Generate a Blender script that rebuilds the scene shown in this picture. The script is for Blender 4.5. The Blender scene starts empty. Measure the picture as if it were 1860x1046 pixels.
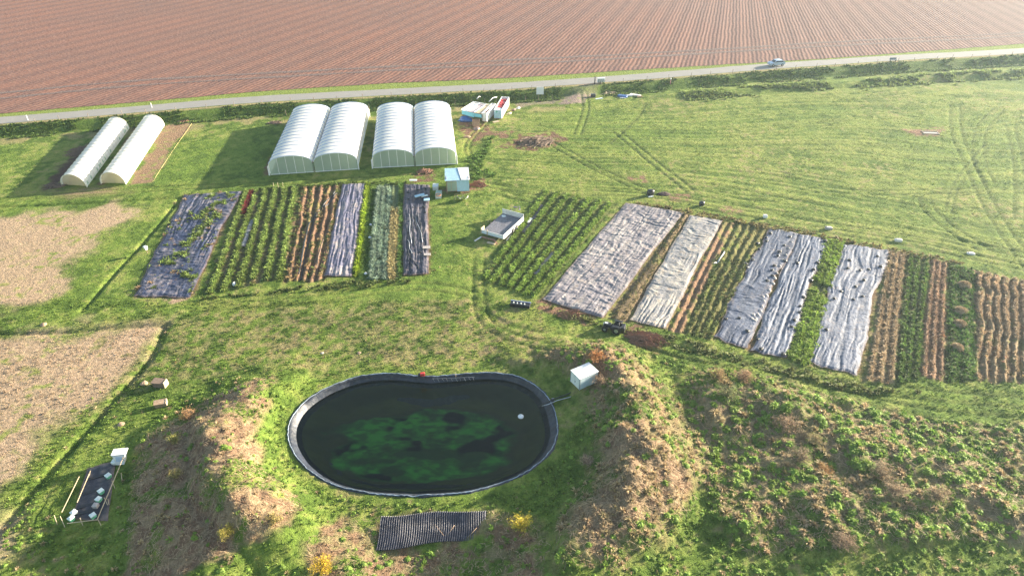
import bpy, math, random
import numpy as np
from mathutils import Vector, Matrix
C = bpy.context.scene
R = math.radians
# ------------------------------------------------------------------ camera, sky, sun, exposure
CAM_H, TILT, FOC, W2, H2 = 55.0, 35.0, 1240.0, 930.0, 523.0
cam = bpy.data.objects.new('camera', bpy.data.cameras.new('camera'))
C.collection.objects.link(cam); C.camera = cam
cam.location = (0, 0, CAM_H); cam.rotation_euler = (R(90 - TILT), 0, 0)
cam.data.sensor_width = 36; cam.data.lens = 36 * FOC / 1860
cam.data.clip_start = 1; cam.data.clip_end = 5000
SUN_EL, SUN_AZ = 13.0, 24.5          # elevation; azimuth counted from +X towards +Y
sd = Vector((math.cos(R(SUN_EL)) * math.cos(R(SUN_AZ)), math.cos(R(SUN_EL)) * math.sin(R(SUN_AZ)), math.sin(R(SUN_EL))))
w = bpy.data.worlds.new('World'); C.world = w; w.use_nodes = True
nt = w.node_tree; bg = nt.nodes['Background']
sky = nt.nodes.new('ShaderNodeTexSky'); sky.sky_type = 'NISHITA'; sky.sun_disc = False
sky.sun_elevation = R(SUN_EL); sky.sun_rotation = R(90 - SUN_AZ)
sky.air_density = 1.2; sky.dust_density = 1.5
nt.links.new(sky.outputs[0], bg.inputs[0]); bg.inputs[1].default_value = 0.08
sl = bpy.data.lights.new('sun', 'SUN'); sl.energy = 5.0; sl.angle = R(0.6); sl.color = (1.0, .88, .70)
so = bpy.data.objects.new('sun', sl); C.collection.objects.link(so)
so.rotation_euler = sd.to_track_quat('Z', 'Y').to_euler(); so.location = (200, 90, 60)
C.view_settings.view_transform = 'Standard'; C.view_settings.look = 'None'
C.view_settings.exposure = 2.16; C.view_settings.gamma = 1.0
C.cycles.use_denoising = True; C.cycles.denoising_prefilter = 'NONE'; C.cycles.denoising_input_passes = 'RGB_ALBEDO_NORMAL'; C.cycles.volume_step_rate = 4; C.cycles.max_bounces = 6; C.cycles.volume_bounces = 0
C.cycles.transparent_max_bounces = 12

# ------------------------------------------------------------------ helpers
def P(u, v, h=0.0):
    """world point at height h that the photograph shows at (u, v)"""
    t = R(TILT); y = (v - H2) / FOC; z = (CAM_H - h) / (math.sin(t) + y * math.cos(t))
    return np.array(((u - W2) / FOC * z, z * (math.cos(t) - y * math.sin(t)), h))
def PW(pts, h=0.0): return np.array([P(p[0], p[1], p[2] if len(p) > 2 else h)[:2] for p in pts])
rng = np.random.default_rng(7); random.seed(7)
def _hash(ix, iy, s):
    n = (ix.astype(np.int64) * 374761393 + iy.astype(np.int64) * 668265263 + s * 974634777) & 0xffffffff
    n = ((n ^ (n >> 13)) * 1274126177) & 0xffffffff
    return ((n ^ (n >> 16)) & 0xffff) / 65535.0
def vn(x, y, s=0):
    ix = np.floor(x); iy = np.floor(y); fx = x - ix; fy = y - iy
    fx = fx * fx * (3 - 2 * fx); fy = fy * fy * (3 - 2 * fy)
    a = _hash(ix, iy, s); b = _hash(ix + 1, iy, s); c = _hash(ix, iy + 1, s); d = _hash(ix + 1, iy + 1, s)
    return (a * (1 - fx) + b * fx) * (1 - fy) + (c * (1 - fx) + d * fx) * fy
def fbm(x, y, s=0, o=4):
    t = 0; a = .5; n = 0
    for k in range(o):
        t = t + a * vn(x * 2 ** k + 17.3 * k, y * 2 ** k - 9.1 * k, s + k); n += a; a *= .5
    return t / n
def ss(a, b, x):
    t = np.clip((x - a) / (b - a), 0, 1); return t * t * (3 - 2 * t)
def seg_d(x, y, pts, closed=False, vals=None):
    best = np.full(x.shape, 1e9); val = np.zeros(x.shape)
    n = len(pts); m = n if closed else n - 1
    for i in range(m):
        a = pts[i]; b = pts[(i + 1) % n]; d = b - a; L = d @ d + 1e-9
        t = np.clip(((x - a[0]) * d[0] + (y - a[1]) * d[1]) / L, 0, 1)
        q = np.hypot(x - a[0] - t * d[0], y - a[1] - t * d[1]); k = q < best
        best = np.where(k, q, best)
        if vals is not None: val = np.where(k, vals[i] * (1 - t) + vals[(i + 1) % n] * t, val)
    return (best, val) if vals is not None else best
def inside(x, y, pts):
    r = np.zeros(x.shape, bool); n = len(pts)
    for i in range(n):
        a = pts[i]; b = pts[(i + 1) % n]
        if a[1] == b[1]: continue
        k = ((a[1] > y) != (b[1] > y)) & (x < (b[0] - a[0]) * (y - a[1]) / (b[1] - a[1]) + a[0])
        r ^= k
    return r
def poly_sd(x, y, pts):
    d = seg_d(x, y, pts, True); return np.where(inside(x, y, pts), d, -d)     # + inside
def mask(x, y, pts, soft=.6, wob=0, ws=.35, s=3):
    out = np.zeros(x.shape); m = soft + wob + 1
    k = (x > pts[:, 0].min() - m) & (x < pts[:, 0].max() + m) & (y > pts[:, 1].min() - m) & (y < pts[:, 1].max() + m)
    if k.any():
        xx, yy = x[k], y[k]; d = poly_sd(xx, yy, pts)
        if wob: d = d + (fbm(xx * ws, yy * ws, s, 4) - .5) * 2 * wob
        out[k] = ss(-soft, soft, d)
    return out
def line_m(x, y, pts, wd, s=None):
    out = np.zeros(x.shape); m = wd * 3
    k = (x > pts[:, 0].min() - m) & (x < pts[:, 0].max() + m) & (y > pts[:, 1].min() - m) & (y < pts[:, 1].max() + m)
    if k.any():
        d = seg_d(x[k], y[k], pts); out[k] = np.exp(-(d / wd) ** 2)
    return out
def smooth_line(pts, n=8):
    pts = np.array(pts, float); o = []
    for i in range(len(pts) - 1):
        p0 = pts[max(i - 1, 0)]; p1 = pts[i]; p2 = pts[i + 1]; p3 = pts[min(i + 2, len(pts) - 1)]
        for k in range(n):
            t = k / n
            o.append(.5 * ((2 * p1) + (p2 - p0) * t + (2 * p0 - 5 * p1 + 4 * p2 - p3) * t * t + (3 * p1 - p0 - 3 * p2 + p3) * t ** 3))
    o.append(pts[-1]); return np.array(o)

# ------------------------------------------------------------------ the lie of the land (all in metres)
RZ = 0.9     # the road and the ploughed field lie higher than the farm ground
f_edge = PW([(-300, 235), (0, 207), (240, 187), (465, 167), (700, 152), (930, 142), (1100, 131), (1280, 120), (1500, 107), (1860, 80), (2300, 45)], RZ)
road_c = PW([(-300, 240), (0, 219), (250, 199), (460, 181.5), (780, 164), (960, 154.5), (1200, 137), (1400, 121), (1640, 105), (1860, 92.5), (2300, 60)], RZ)
bank_lo = PW([(-300, 265), (0, 234), (250, 213), (460, 197), (780, 183), (960, 173), (1200, 155), (1400, 142), (1640, 125), (1860, 112), (2300, 80)], -.3)
def ycurve(c):
    c = c[np.argsort(c[:, 0])]
    return lambda x: np.interp(x, c[:, 0], c[:, 1])
fy, ry, _by = ycurve(f_edge), ycurve(road_c), ycurve(bank_lo)
by_ = lambda x: np.minimum(_by(x), ry(x) - 7.0)
ROAD_W = 2.15
CX, CY = P(770, 785, 0)[:2]
rim_px = [(523,790),(526,760),(545,737),(580,713),(615,696),(680,680),(740,682),(768,685),(800,685),(850,681),(905,677),(950,688),(985,706),(1001,735),(1011,765),(1010,800),(993,830),(962,852),(920,872),(870,887),(800,895),(720,896),(650,889),(600,877),(562,852),(536,822)]
wat_px = [(536,785),(541,765),(552,748),(600,712),(680,689),(740,690),(768,693),(800,693),(850,690),(905,686),(950,697),(980,715),(990,760),(988,800),(967,835),(930,858),(865,879),(800,885),(700,887),(640,879),(590,864),(553,835)]
WZ = -.5
def polar(px, h, K=384):
    pts = PW(px, h) - (CX, CY); a = np.arctan2(pts[:, 1], pts[:, 0]); o = np.argsort(a); a = a[o]; r = np.hypot(pts[:, 0], pts[:, 1])[o]
    th = np.linspace(-math.pi, math.pi, K, endpoint=False)
    return th, np.interp(th, np.r_[a - 2 * math.pi, a, a + 2 * math.pi], np.r_[r, r, r])
TH, RIM = polar(rim_px, .15); _, WAT = polar(wat_px, WZ)
WAT = np.clip(WAT, RIM - .66, RIM - .36); sm_ = lambda a: sum(np.roll(a, k) for k in range(-11, 12)) / 23; RIM, WAT = sm_(RIM), sm_(WAT)
def rim_r(x, y, arr=None):
    a = np.arctan2(y - CY, x - CX)
    return np.hypot(x - CX, y - CY), np.interp(a, np.r_[TH, math.pi], np.r_[RIM, RIM[0]])
def ridge(pl, wd): 
    pts = smooth_line(PW(pl), 5); v = np.array([p[2] for p in pl], float); vv = np.interp(np.linspace(0, len(pl) - 1, len(pts)), range(len(pl)), v)
    return pts, vv, wd
RIDGES = [ridge([(975, 655, .8), (1030, 640, 1.6), (1100, 650, 2.4), (1140, 700, 3.2), (1165, 765, 3.6), (1165, 840, 3.6), (1120, 900, 3.0), (1075, 960, 2.0), (1040, 1010, 1.3)], 4.6),
          ridge([(500, 700, 1.3), (440, 722, 2.4), (400, 775, 3.3), (405, 850, 3.9), (460, 910, 3.4), (495, 945, 2.2)], 4.4),
          ridge([(330, 790, 1.2), (310, 860, 1.6), (330, 930, 1.8), (390, 990, 1.6), (380, 1060, 1.4)], 4.2),
          ridge([(905, 960, .7), (960, 990, 1.1), (940, 1050, 1.0)], 2.6),
          ridge([(570, 985, .8), (640, 985, 1.0), (630, 1050, 1.2)], 2.6),
          ridge([(1310, 700, .9), (1420, 730, 1.1), (1560, 800, 1.0), (1700, 860, .8)], 5),
          ridge([(1400, 900, .7), (1560, 930, .9), (1800, 930, .8)], 6)]
ROUGH = PW([(1235, 700), (1300, 670), (1420, 695), (1540, 730), (1700, 765), (1900, 775), (1950, 1000), (1700, 990), (1360, 1010), (1290, 930), (1260, 800)])
MOUND_R = PW([(985, 655), (1080, 630), (1150, 650), (1230, 740), (1270, 840), (1260, 930), (1180, 1000), (1110, 1046), (1010, 1046), (1010, 960), (1060, 880), (1080, 800), (1060, 720)])
MOUND_L = PW([(480, 690), (520, 700), (480, 760), (470, 830), (560, 910), (545, 960), (450, 1000), (420, 1060), (250, 1080), (215, 960), (225, 850), (270, 770), (330, 720), (400, 690)])
DITCHES = [(smooth_line(PW(p), 4), wd, dp) for p, wd, dp in (
    ([(-60, 608), (100, 605), (200, 597), (300, 590)], .45, .35), ([(300, 592), (275, 645), (235, 695), (150, 790), (60, 890), (-40, 1010)], .5, .4),
    ([(-60, 378), (100, 372), (230, 365), (330, 358)], .4, .28), ([(325, 362), (262, 437), (205, 500), (150, 565)], .35, .3),
    ([(870, 560), (930, 592), (1000, 607), (1060, 618)], .5, .15))]
def off_line(pl, o):
    d = np.gradient(pl, axis=0); n = np.stack([-d[:, 1], d[:, 0]], 1) / np.linalg.norm(d, axis=1)[:, None]; return pl + n * o
TR = []
for p, gauge in (([(1735, 190), (1737, 240), (1762, 300), (1800, 380), (1860, 470), (1900, 520)], 1.0), ([(1815, 198), (1782, 235), (1778, 290), (1795, 330)], 1.0),
                 ([(1800, 335), (1740, 350), (1690, 358), (1682, 372), (1720, 410), (1790, 455)], 1.0), ([(1790, 345), (1600, 350), (1480, 345), (1400, 362), (1300, 352)], .8),
                 ([(1172, 188), (1155, 215), (1105, 262)], .25), ([(1120, 240), (1180, 290), (1225, 325), (1255, 350)], .8), ([(1060, 172), (1063, 200), (1048, 245)], .7),
                 ([(1835, 230), (1850, 300), (1852, 400)], .8), ([(1795, 260), (1740, 330), (1722, 385)], .5), ([(880, 335), (980, 350), (1150, 353), (1320, 375), (1600, 415), (1900, 470)], .8),
                 ([(905, 350), (1000, 368), (1230, 380), (1420, 408), (1640, 440), (1900, 495)], .8), ([(1000, 260), (1090, 310), (1180, 350)], .8), ([(860, 300), (850, 260), (900, 205)], .5),
                 ([(30, 360), (300, 342), (560, 330), (800, 318)], .8), ([(350, 560), (560, 545), (760, 520), (880, 540)], .8), ([(870, 470), (872, 560), (905, 600), (1000, 640)], .8),
                 ([(1120, 610), (1300, 660), (1500, 712), (1700, 755), (1900, 770)], .9), ([(1180, 625), (1350, 668), (1560, 705), (1900, 735)], .9)):
    c = smooth_line(PW(p), 5); TR += [off_line(c, gauge), off_line(c, -gauge)]

# beds: TL, TR, BR, BL in the photo, then kind and number of rows
BEDS = {
 'tattered': ([(335,354),(436,350),(350,541),(243,541)], 'sheet', 0), 'weeds': ([(440,348),(545,340),(520,505),(370,537)], 'veg', 6),
 'redsoil': ([(549,340),(621,336),(587,512),(517,512)], 'soil', 5), 'greysheet': ([(622,336),(664,335),(641,503),(588,503)], 'sheet', 0),
 'lane': ([(666,335),(683,335),(667,507),(643,507)], 'veg', 1), 'leeks': ([(685,335),(731,335),(729,507),(669,507)], 'veg', 4),
 'blacksheet': ([(734,335),(779,337),(781,498),(731,502)], 'sheet', 0), 
 'kale': ([(985,345),(1120,370),(978,543),(872,505)], 'veg', 7), 'bigsheet': ([(1137,369),(1240,388),(1097,579),(985,545)], 'sheet', 0),
 'gap': ([(1241,389),(1252,392),(1142,587),(1098,579)], 'soil', 1), 'palesheet': ([(1253,392),(1310,402),(1211,599),(1143,583)], 'sheet', 0),
 'red2': ([(1311,402),(1336,406),(1241,606),(1212,600)], 'soil', 2), 'weedy': ([(1336,406),(1395,415),(1293,620),(1241,606)], 'soil', 4),
 'sheetA': ([(1397,414),(1447,425),(1363,637),(1294,614)], 'sheet', 0), 'sheetB': ([(1450,425),(1502,436),(1433,652),(1361,640)], 'sheet', 0),
 'strip': ([(1504,436),(1529,441),(1464,664),(1435,654)], 'veg', 2), 'sheetC': ([(1530,442),(1610,455),(1563,684),(1465,661)], 'sheet', 0),
 'brown1': ([(1613,457),(1646,462),(1626,700),(1568,692)], 'soil', 3), 'green1': ([(1647,462),(1690,470),(1668,690),(1627,700)], 'veg', 3),
 'brown2': ([(1691,472),(1722,477),(1717,694),(1669,680)], 'soil', 3), 'green2': ([(1723,478),(1768,490),(1768,690),(1718,694)], 'veg', 2),
 'straw': ([(1770,492),(1915,520),(1930,700),(1771,690)], 'soil', 9)}
BW = {k: PW(v[0]) for k, v in BEDS.items()}
def bed_uv(x, y, q):
    TL, TR_, BR, BL = q
    def ld(a, b): d = b - a; return ((x - a[0]) * d[1] - (y - a[1]) * d[0]) / np.hypot(*d)
    l = ld(BL, TL); r = -ld(BR, TR_); t = ld(TL, TR_); b = -ld(BL, BR)
    return l / (l + r + 1e-9), b / (t + b + 1e-9), l + r, t + b
def near(x, y, q, m=1.5): return (x > q[:, 0].min() - m) & (x < q[:, 0].max() + m) & (y > q[:, 1].min() - m) & (y < q[:, 1].max() + m)

def macro(x, y):
    x = np.asarray(x, float); y = np.asarray(y, float); h = (fbm(x * .03, y * .03, 11, 3) - .5) * .5 * ss(40, 60, y)
    h = h * (1 - ss(-25, -10, y - by_(x)))
    for pts, vv, wd in RIDGES:
        k = (x > pts[:, 0].min() - 16) & (x < pts[:, 0].max() + 16) & (y > pts[:, 1].min() - 16) & (y < pts[:, 1].max() + 16)
        if k.any():
            d, v = seg_d(x[k], y[k], pts, False, vv); d = d * (.7 + .65 * fbm(x[k] * .22, y[k] * .22, 5, 4)); v = v * (.78 + .44 * fbm(x[k] * .35, y[k] * .35, 6, 4))
            hh = np.zeros(x.shape); hh[k] = .98 * v * np.exp(-(d / wd) ** 2 * 1.1); h = np.maximum(h, hh) + .25 * np.minimum(h.clip(0), hh)
    # fall towards the camera in front of the pond
    fall = ss(41.2, 36.5, y) * ss(12, 6, np.abs(x + 6.5)); h = h - 1.2 * fall
    # road embankment
    e = y - ry(x); lo = by_(x) - ry(x)
    t = ss(0, 1, (e - lo) / (-ROAD_W - .6 - lo))
    up = -.55 * np.exp(-((e - lo - .2) / 1.3) ** 2) + t * RZ
    acc = np.exp(-((x - (16.5 + (y - 158) * .45)) / 3.2) ** 2)
    up = up * (1 - acc) + acc * RZ * ss(-16, -3, e)
    h = np.where(e > -30, h * (1 - t) + up, h)
    # second ditch with a bank on the right
    b2 = np.interp(x, [30, 45, 80, 110, 200], [0, 1, 1, 1.3, 1.3]); yl = ry(x) - 14 - .02 * (x - 40)
    h = h + b2 * (.5 * np.exp(-((y - yl - 1.2) / 1.5) ** 2) - .3 * np.exp(-((y - yl + 1.6) / 1.2) ** 2))
    return h
PADX, PADY = P(1066, 692, .95)[:2]
def pondfix(x, y, h):
    r, rr = rim_r(x, y)
    f = ss(3.0, 0.3, r - rr); h = h * (1 - f) + .12 * f
    return h - ss(-.15, 1.3, rr - r) * 3.8
def roughness(x, y):
    r = np.full(x.shape, .42) + .40 * ss(78, 60, y) + .2 * (fbm(x * .08, y * .08, 21, 3) - .5)
    for q, *_ in DRYP: m = mask(x, y, q, 1.2, 1.2); r = r * (1 - m) + .35 * m
    for q, a in ((ROUGH, 2.6), (MOUND_R, 2.2), (MOUND_L, 1.5)): m = mask(x, y, q, 1.2, 1.2); r = r * (1 - m) + a * m
    return r.clip(.15, 3)
def bed_h(x, y):
    h = np.zeros(x.shape); flat = np.zeros(x.shape)
    for k, q in BW.items():
        kind, n = BEDS[k][1:]; m_ = near(x, y, q)
        if not m_.any(): continue
        xx, yy = x[m_], y[m_]; m = mask(xx, yy, q, .35, .7, .9)
        u, v, ww, ll = bed_uv(xx, yy, q)
        if kind == 'sheet': flat[m_] = np.maximum(flat[m_], mask(xx, yy, q, .5)); continue
        uu = u + (fbm(v * 5, v * 0 + 3, 31 + n, 3) - .5) * .12 + (fbm(xx * .35, yy * .35, 35, 3) - .5) * (.10 if kind == 'soil' else 0)
        amp = {'soil': .15, 'veg': .10}[kind] * (2.0 if k == 'straw' else 1) * (1.4 if k == 'redsoil' else 1)
        h[m_] += m * (amp * np.cos((uu * n) * 2 * math.pi + math.pi) + (fbm(xx * 2.2, yy * 1.2, 33, 4) - .5) * (.3 if kind == 'soil' else .12))
        flat[m_] = np.maximum(flat[m_], m * .5)
    return h, flat
def hgt(x, y, micro=True):
    x = np.atleast_1d(np.asarray(x, float)); y = np.atleast_1d(np.asarray(y, float))
    h = macro(x, y)
    field = y > ry(x) - ROAD_W - .8
    if micro:
        r = roughness(x, y); bh, flat = bed_h(x, y)
        mic = (fbm(x * .9, y * .9, 41, 3) - .5) * .20 * r + (fbm(x * 2.6, y * 2.6, 45, 2) - .5) * .13 * r
        hum = np.maximum(0, vn(x * .45, y * .45, 47) - .45) * .7 * (r - .9).clip(0, 2)
        sk, tk = strk(x, y); mic = mic + hum + sk * .12 * ss(-.04, .06, tk) * ss(-25, 0, x)
        mic = mic * (1 - .85 * flat)
        for pts, wd, dp in DITCHES: mic = mic - dp * line_m(x, y, pts, wd)
        for pts in TR: mic = mic - .11 * line_m(x, y, pts, .3)
        h = np.where(field, h, h + mic + bh); k_ = ss(2.6, 1.2, np.hypot(x - PADX, y - PADY)); h = h * (1 - k_) + .95 * k_
    return pondfix(x, y, h)
A_top = PW([(860, 340), (1000, 352), (1240, 382), (1500, 430), (1700, 470), (1900, 520)]); A_top = A_top[np.argsort(A_top[:, 0])]
def strk(x, y):
    """mowing streaks of the pasture: run along the bed edge near it, along the road near that"""
    ya = np.interp(x, A_top[:, 0], A_top[:, 1]); yb = by_(x) - 2
    t = (y - ya) / (yb - ya); w_ = t * 58 + (fbm(x * .03, y * .03, 51, 2) - .5) * 8
    s = vn(w_ * 1.0, x * .05, 52) * .45 + vn(w_ * 2.6, x * .06 + 4, 53) * .55
    return (s - .5) * 2, t

# ------------------------------------------------------------------ ground colours
G = lambda *c: np.array(c)
GRASS, GRASS_D, GRASS_Y = G(.120, .190, .032), G(.070, .118, .022), G(.220, .250, .064)
STRAW, SOIL, SOILD, PINK = G(.41, .30, .185), G(.19, .115, .075), G(.085, .052, .040), G(.40, .29, .20)
def mixc(c, a, m): return c * (1 - m[..., None]) + np.asarray(a) * m[..., None]
SOILP = [([(75,345),(110,300),(195,230),(228,225),(205,262),(120,338)], SOILD * 1.2), ([(235,336),(300,228),(350,222),(318,262),(275,330)], G(.24, .16, .10)),
         ([(172,340),(250,228),(290,222),(190,338)], SOIL * .9), ([(480,320),(528,205),(540,205),(492,320)], SOIL), ([(905,268),(945,245),(1010,238),(1032,255),(975,275)], SOIL * .8),
         ([(1020,190),(1040,165),(1060,152),(1090,155),(1085,170),(1060,188)], G(.26, .2, .17)), ([(935,190),(1000,182),(1040,165),(1050,172),(1000,188),(940,196)], G(.22, .19, .13)),
         ([(840,215),(885,222),(900,240),(860,262),(838,240)], SOIL * .9), ([(800,355),(880,345),(875,325),(860,318),(800,345)], SOIL), ([(1125,600),(1160,592),(1215,620),(1195,640),(1150,635)], SOIL),
         ([(1215,352),(1252,352),(1252,366),(1218,366)], SOIL * 1.1), ([(1140,322),(1170,320),(1172,331),(1145,331)], SOIL * 1.2), ([(1300,378),(1340,376),(1370,385),(1320,388)], SOIL * 1.3),
         ([(985,535),(1100,575),(1060,590),(1000,570),(965,545)], SOIL * 1.1), ([(900,238),(935,238),(925,250),(895,248)], SOIL), ([(740,318),(790,312),(795,330),(750,330)], SOIL * .8),
         ([(230,535),(350,538),(340,548),(240,548)], PINK * .9), ([(1640,235),(1715,232),(1712,246),(1665,248)], SOIL * 1.2), ([(1060,660),(1110,650),(1125,700),(1090,710)], SOIL * 1.2)]
SOILP = [(PW(p), c) for p, c in SOILP]
DRYP = [(PW(p, h), c, a) for p, h, c, a in (
    ([(-80,402),(100,388),(268,374),(245,405),(150,462),(115,540),(40,560),(-80,565)], 0, PINK, 1.6), ([(-80,612),(290,592),(280,640),(225,695),(150,745),(95,790),(60,860),(-80,930)], 0, PINK, 1.3),
    ([(-60,935),(40,930),(25,990),(-60,1040)], 0, PINK, .8), ([(90,345),(220,340),(240,350),(100,358)], 0, STRAW * .6, .8))]
MR_ALL = MOUND_R
ML_S = PW([(405, 700, 1.8), (490, 690, 1), (480, 745, .8), (455, 790, 1.5), (475, 850, 1.5), (550, 915, .8), (530, 965, .8), (440, 1000, .8), (330, 1046, .8), (230, 1046, .5), (235, 900, .5), (255, 800, .6), (330, 740, 1.5)])
MR_S = PW([(1105, 800, 2.5), (1150, 770, 3), (1205, 810, 3), (1255, 860, 1.5), (1235, 910, 1.5), (1170, 960, 1), (1100, 1000, 1), (1030, 990, .8), (1045, 930, 1), (1090, 880, 2)])
BERM_S = PW([(560, 990), (620, 955), (690, 935), (890, 930), (960, 940), (1000, 1000), (980, 1060), (560, 1060)])
def gcol(x, y):
    n1 = fbm(x * .06, y * .06, 61, 4); n2 = fbm(x * .35, y * .35, 65, 4); n3 = fbm(x * 1.3, y * 1.3, 69, 3)
    c = np.broadcast_to(GRASS, x.shape + (3,)).copy()
    c = mixc(c, GRASS_Y, ss(.42, .72, n1 * .35 + n2 * .3 + n3 * .35)); c = mixc(c, GRASS_D, ss(.52, .35, n2 * .6 + n3 * .4) * .8)
    s, t = strk(x, y); past = ss(-.02, .05, t) * ss(-12, -2, x - (y - 100) * .05 - 6)
    c = mixc(c, GRASS_Y * 1.0, past * .6 * ss(-.3, .6, s)); c = mixc(c, GRASS * .8, past * .55 * ss(.1, -.6, s))
    c = mixc(c, STRAW * .55, ss(.62, .74, n3 * .6 + n1 * .4) * .5)
    # the field side strip between tunnels and road is drier
    m = ss(1.06, 1.0, t) * ss(.80, .9, t) * (x < 12); c = mixc(c, STRAW * .7, m * .55 * ss(.35, .6, n2))
    # worn middle ground between the beds and the pond
    mid = mask(x, y, PW([(150,600),(400,560),(860,545),(1010,610),(1200,650),(1000,660),(700,670),(520,680),(300,700),(180,760)]), 2, 2)
    c = mixc(c, STRAW * .55, mid * .55 * ss(.35, .65, n3)); 
    for p, col, wob in DRYP:
        m = mask(x, y, p, 2.4, wob * 3.2, .25); m = m * (1 - .8 * ss(.46, .60, fbm(x * .28, y * .6, 71, 4)) * ss(1.1, .2, m)); m = m * ss(.72, .56, n3 * .6 + n2 * .4)
        c = mixc(c, col * 1.0, m * .92)
    for p, a in ((ML_S, .95), (MR_S, .9), (BERM_S, .6)):
        m = mask(x, y, p, .8, 1.6, .3) * ss(.68, .54, fbm(x * .5, y * .5, 75, 3)); c = mixc(c, STRAW * .8, m * a); c = mixc(c, SOIL * 1.0, m * .85 * ss(.44, .58, n3))
    m = mask(x, y, MR_ALL, 1.5, 2); c = mixc(c, STRAW * .62, m * .75 * ss(.36, .58, n2)); c = mixc(c, SOIL, m * .5 * ss(.52, .66, n3))
    rm = mask(x, y, ROUGH, 1, 2); c = mixc(c, STRAW * .8, rm * .7 * ss(.38, .6, fbm(x * .2, y * .2, 79, 4))); c = mixc(c, SOILD * 1.3, rm * .4 * ss(.55, .7, n3))
    for i_, (p, col) in enumerate(SOILP): c = mixc(c, col, mask(x, y, p, .5, 1.3, .5) * (ss(.66, .48, n3) if i_ not in (0, 1, 2, 3, 5, 6) else ss(.85, .55, n3)))
    for k, q in BW.items():
        kind, n = BEDS[k][1:]; m_ = near(x, y, q)
        if not m_.any(): continue
        xx, yy = x[m_], y[m_]; m = mask(xx, yy, q, .35, .8, .9); u, v, ww, ll = bed_uv(xx, yy, q); nn = fbm(xx * 1.1, yy * .4, 83, 4)
        cc = c[m_]
        if kind == 'sheet': cc = mixc(cc, SOIL, mask(xx, yy, q, .5, .4, 1.) * .9)
        elif kind == 'soil':
            base = {'gap': STRAW * .45, 'red2': SOIL * 1.4, 'redsoil': SOIL * 1.25, 'weedy': G(.16, .15, .06), 'brown1': STRAW * .62, 'brown2': G(.27, .17, .11), 'straw': STRAW * .72}[k]
            cc = mixc(cc, base, m * (.95 - .5 * ss(.55, .7, nn))); rowt = .5 - .5 * np.cos(u * n * 2 * math.pi)
            cc = mixc(cc, base * .5, m * .45 * ss(.4, .0, rowt)) if k in ('redsoil', 'straw', 'brown2') else cc
        else:
            base = {'leeks': G(.12, .15, .09), 'tallgrass': G(.13, .18, .05), 'kale': G(.10, .12, .04), 'lane': GRASS_D}.get(k, G(.09, .10, .04))
            cc = mixc(cc, base, m * .8); cc = mixc(cc, STRAW * .5, m * .6 * ss(.5, .62, nn) * (k in ('weeds', 'green1', 'green2')))
        c[m_] = cc
    for pts in TR: c = mixc(c, GRASS_Y * 1.1, line_m(x, y, off_line(pts, .3), .22) * .4); c = mixc(c, GRASS_D * .8, line_m(x, y, pts, .25) * .5)
    e = y - ry(x)
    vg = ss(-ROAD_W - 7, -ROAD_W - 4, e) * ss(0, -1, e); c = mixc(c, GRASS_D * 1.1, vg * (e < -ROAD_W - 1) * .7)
    c = mixc(c, STRAW * .8, np.exp(-((e + ROAD_W + .7) / .45) ** 2) * .8)
    c = mixc(c, G(.17, .22, .05), ((e > ROAD_W * .8) & (y < fy(x) + .2)).astype(float))
    return c * (.86 + .28 * n3[..., None])

# ------------------------------------------------------------------ mesh building
def link(o, parent=None):
    C.collection.objects.link(o)
    if parent is not None: o.parent = parent
    return o
def tag(o, label=None, cat=None, group=None, kind=None):
    for k, v in (('label', label), ('category', cat), ('group', group), ('kind', kind)):
        if v: o[k] = v
    return o
def thing(name, label, cat, loc=(0, 0, 0), rz=0, group=None):
    o = link(bpy.data.objects.new(name, None)); o.location = loc; o.rotation_euler = (0, 0, rz); o.empty_display_size = .3
    return tag(o, label, cat, group)
def np_mesh(name, V, F, m, parent=None, col=None, smooth=False, mi=None):
    V = np.asarray(V, np.float32); F = np.asarray(F, np.int32); n = F.shape[1]
    me = bpy.data.meshes.new(name); me.vertices.add(len(V)); me.vertices.foreach_set('co', V.ravel())
    me.loops.add(F.size); me.loops.foreach_set('vertex_index', F.ravel())
    me.polygons.add(len(F)); me.polygons.foreach_set('loop_start', np.arange(0, F.size, n, dtype=np.int32))
    try: me.polygons.foreach_set('loop_total', np.full(len(F), n, np.int32))
    except Exception: pass
    if smooth: me.polygons.foreach_set('use_smooth', np.ones(len(F), bool))
    if col is not None:
        a = me.color_attributes.new('Col', 'FLOAT_COLOR', 'POINT'); a.data.foreach_set('color', np.c_[col, np.ones(len(V))].astype(np.float32).ravel())
    for x in (m if isinstance(m, (list, tuple)) else [m]): me.materials.append(x)
    if mi is not None: me.polygons.foreach_set('material_index', np.asarray(mi, np.int32))
    me.update(); me.validate()
    return link(bpy.data.objects.new(name, me), parent)
def grid_faces(nr, nc):
    i = np.arange(nr * nc).reshape(nr, nc); return np.stack([i[:-1, :-1], i[:-1, 1:], i[1:, 1:], i[1:, :-1]], -1).reshape(-1, 4)
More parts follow.
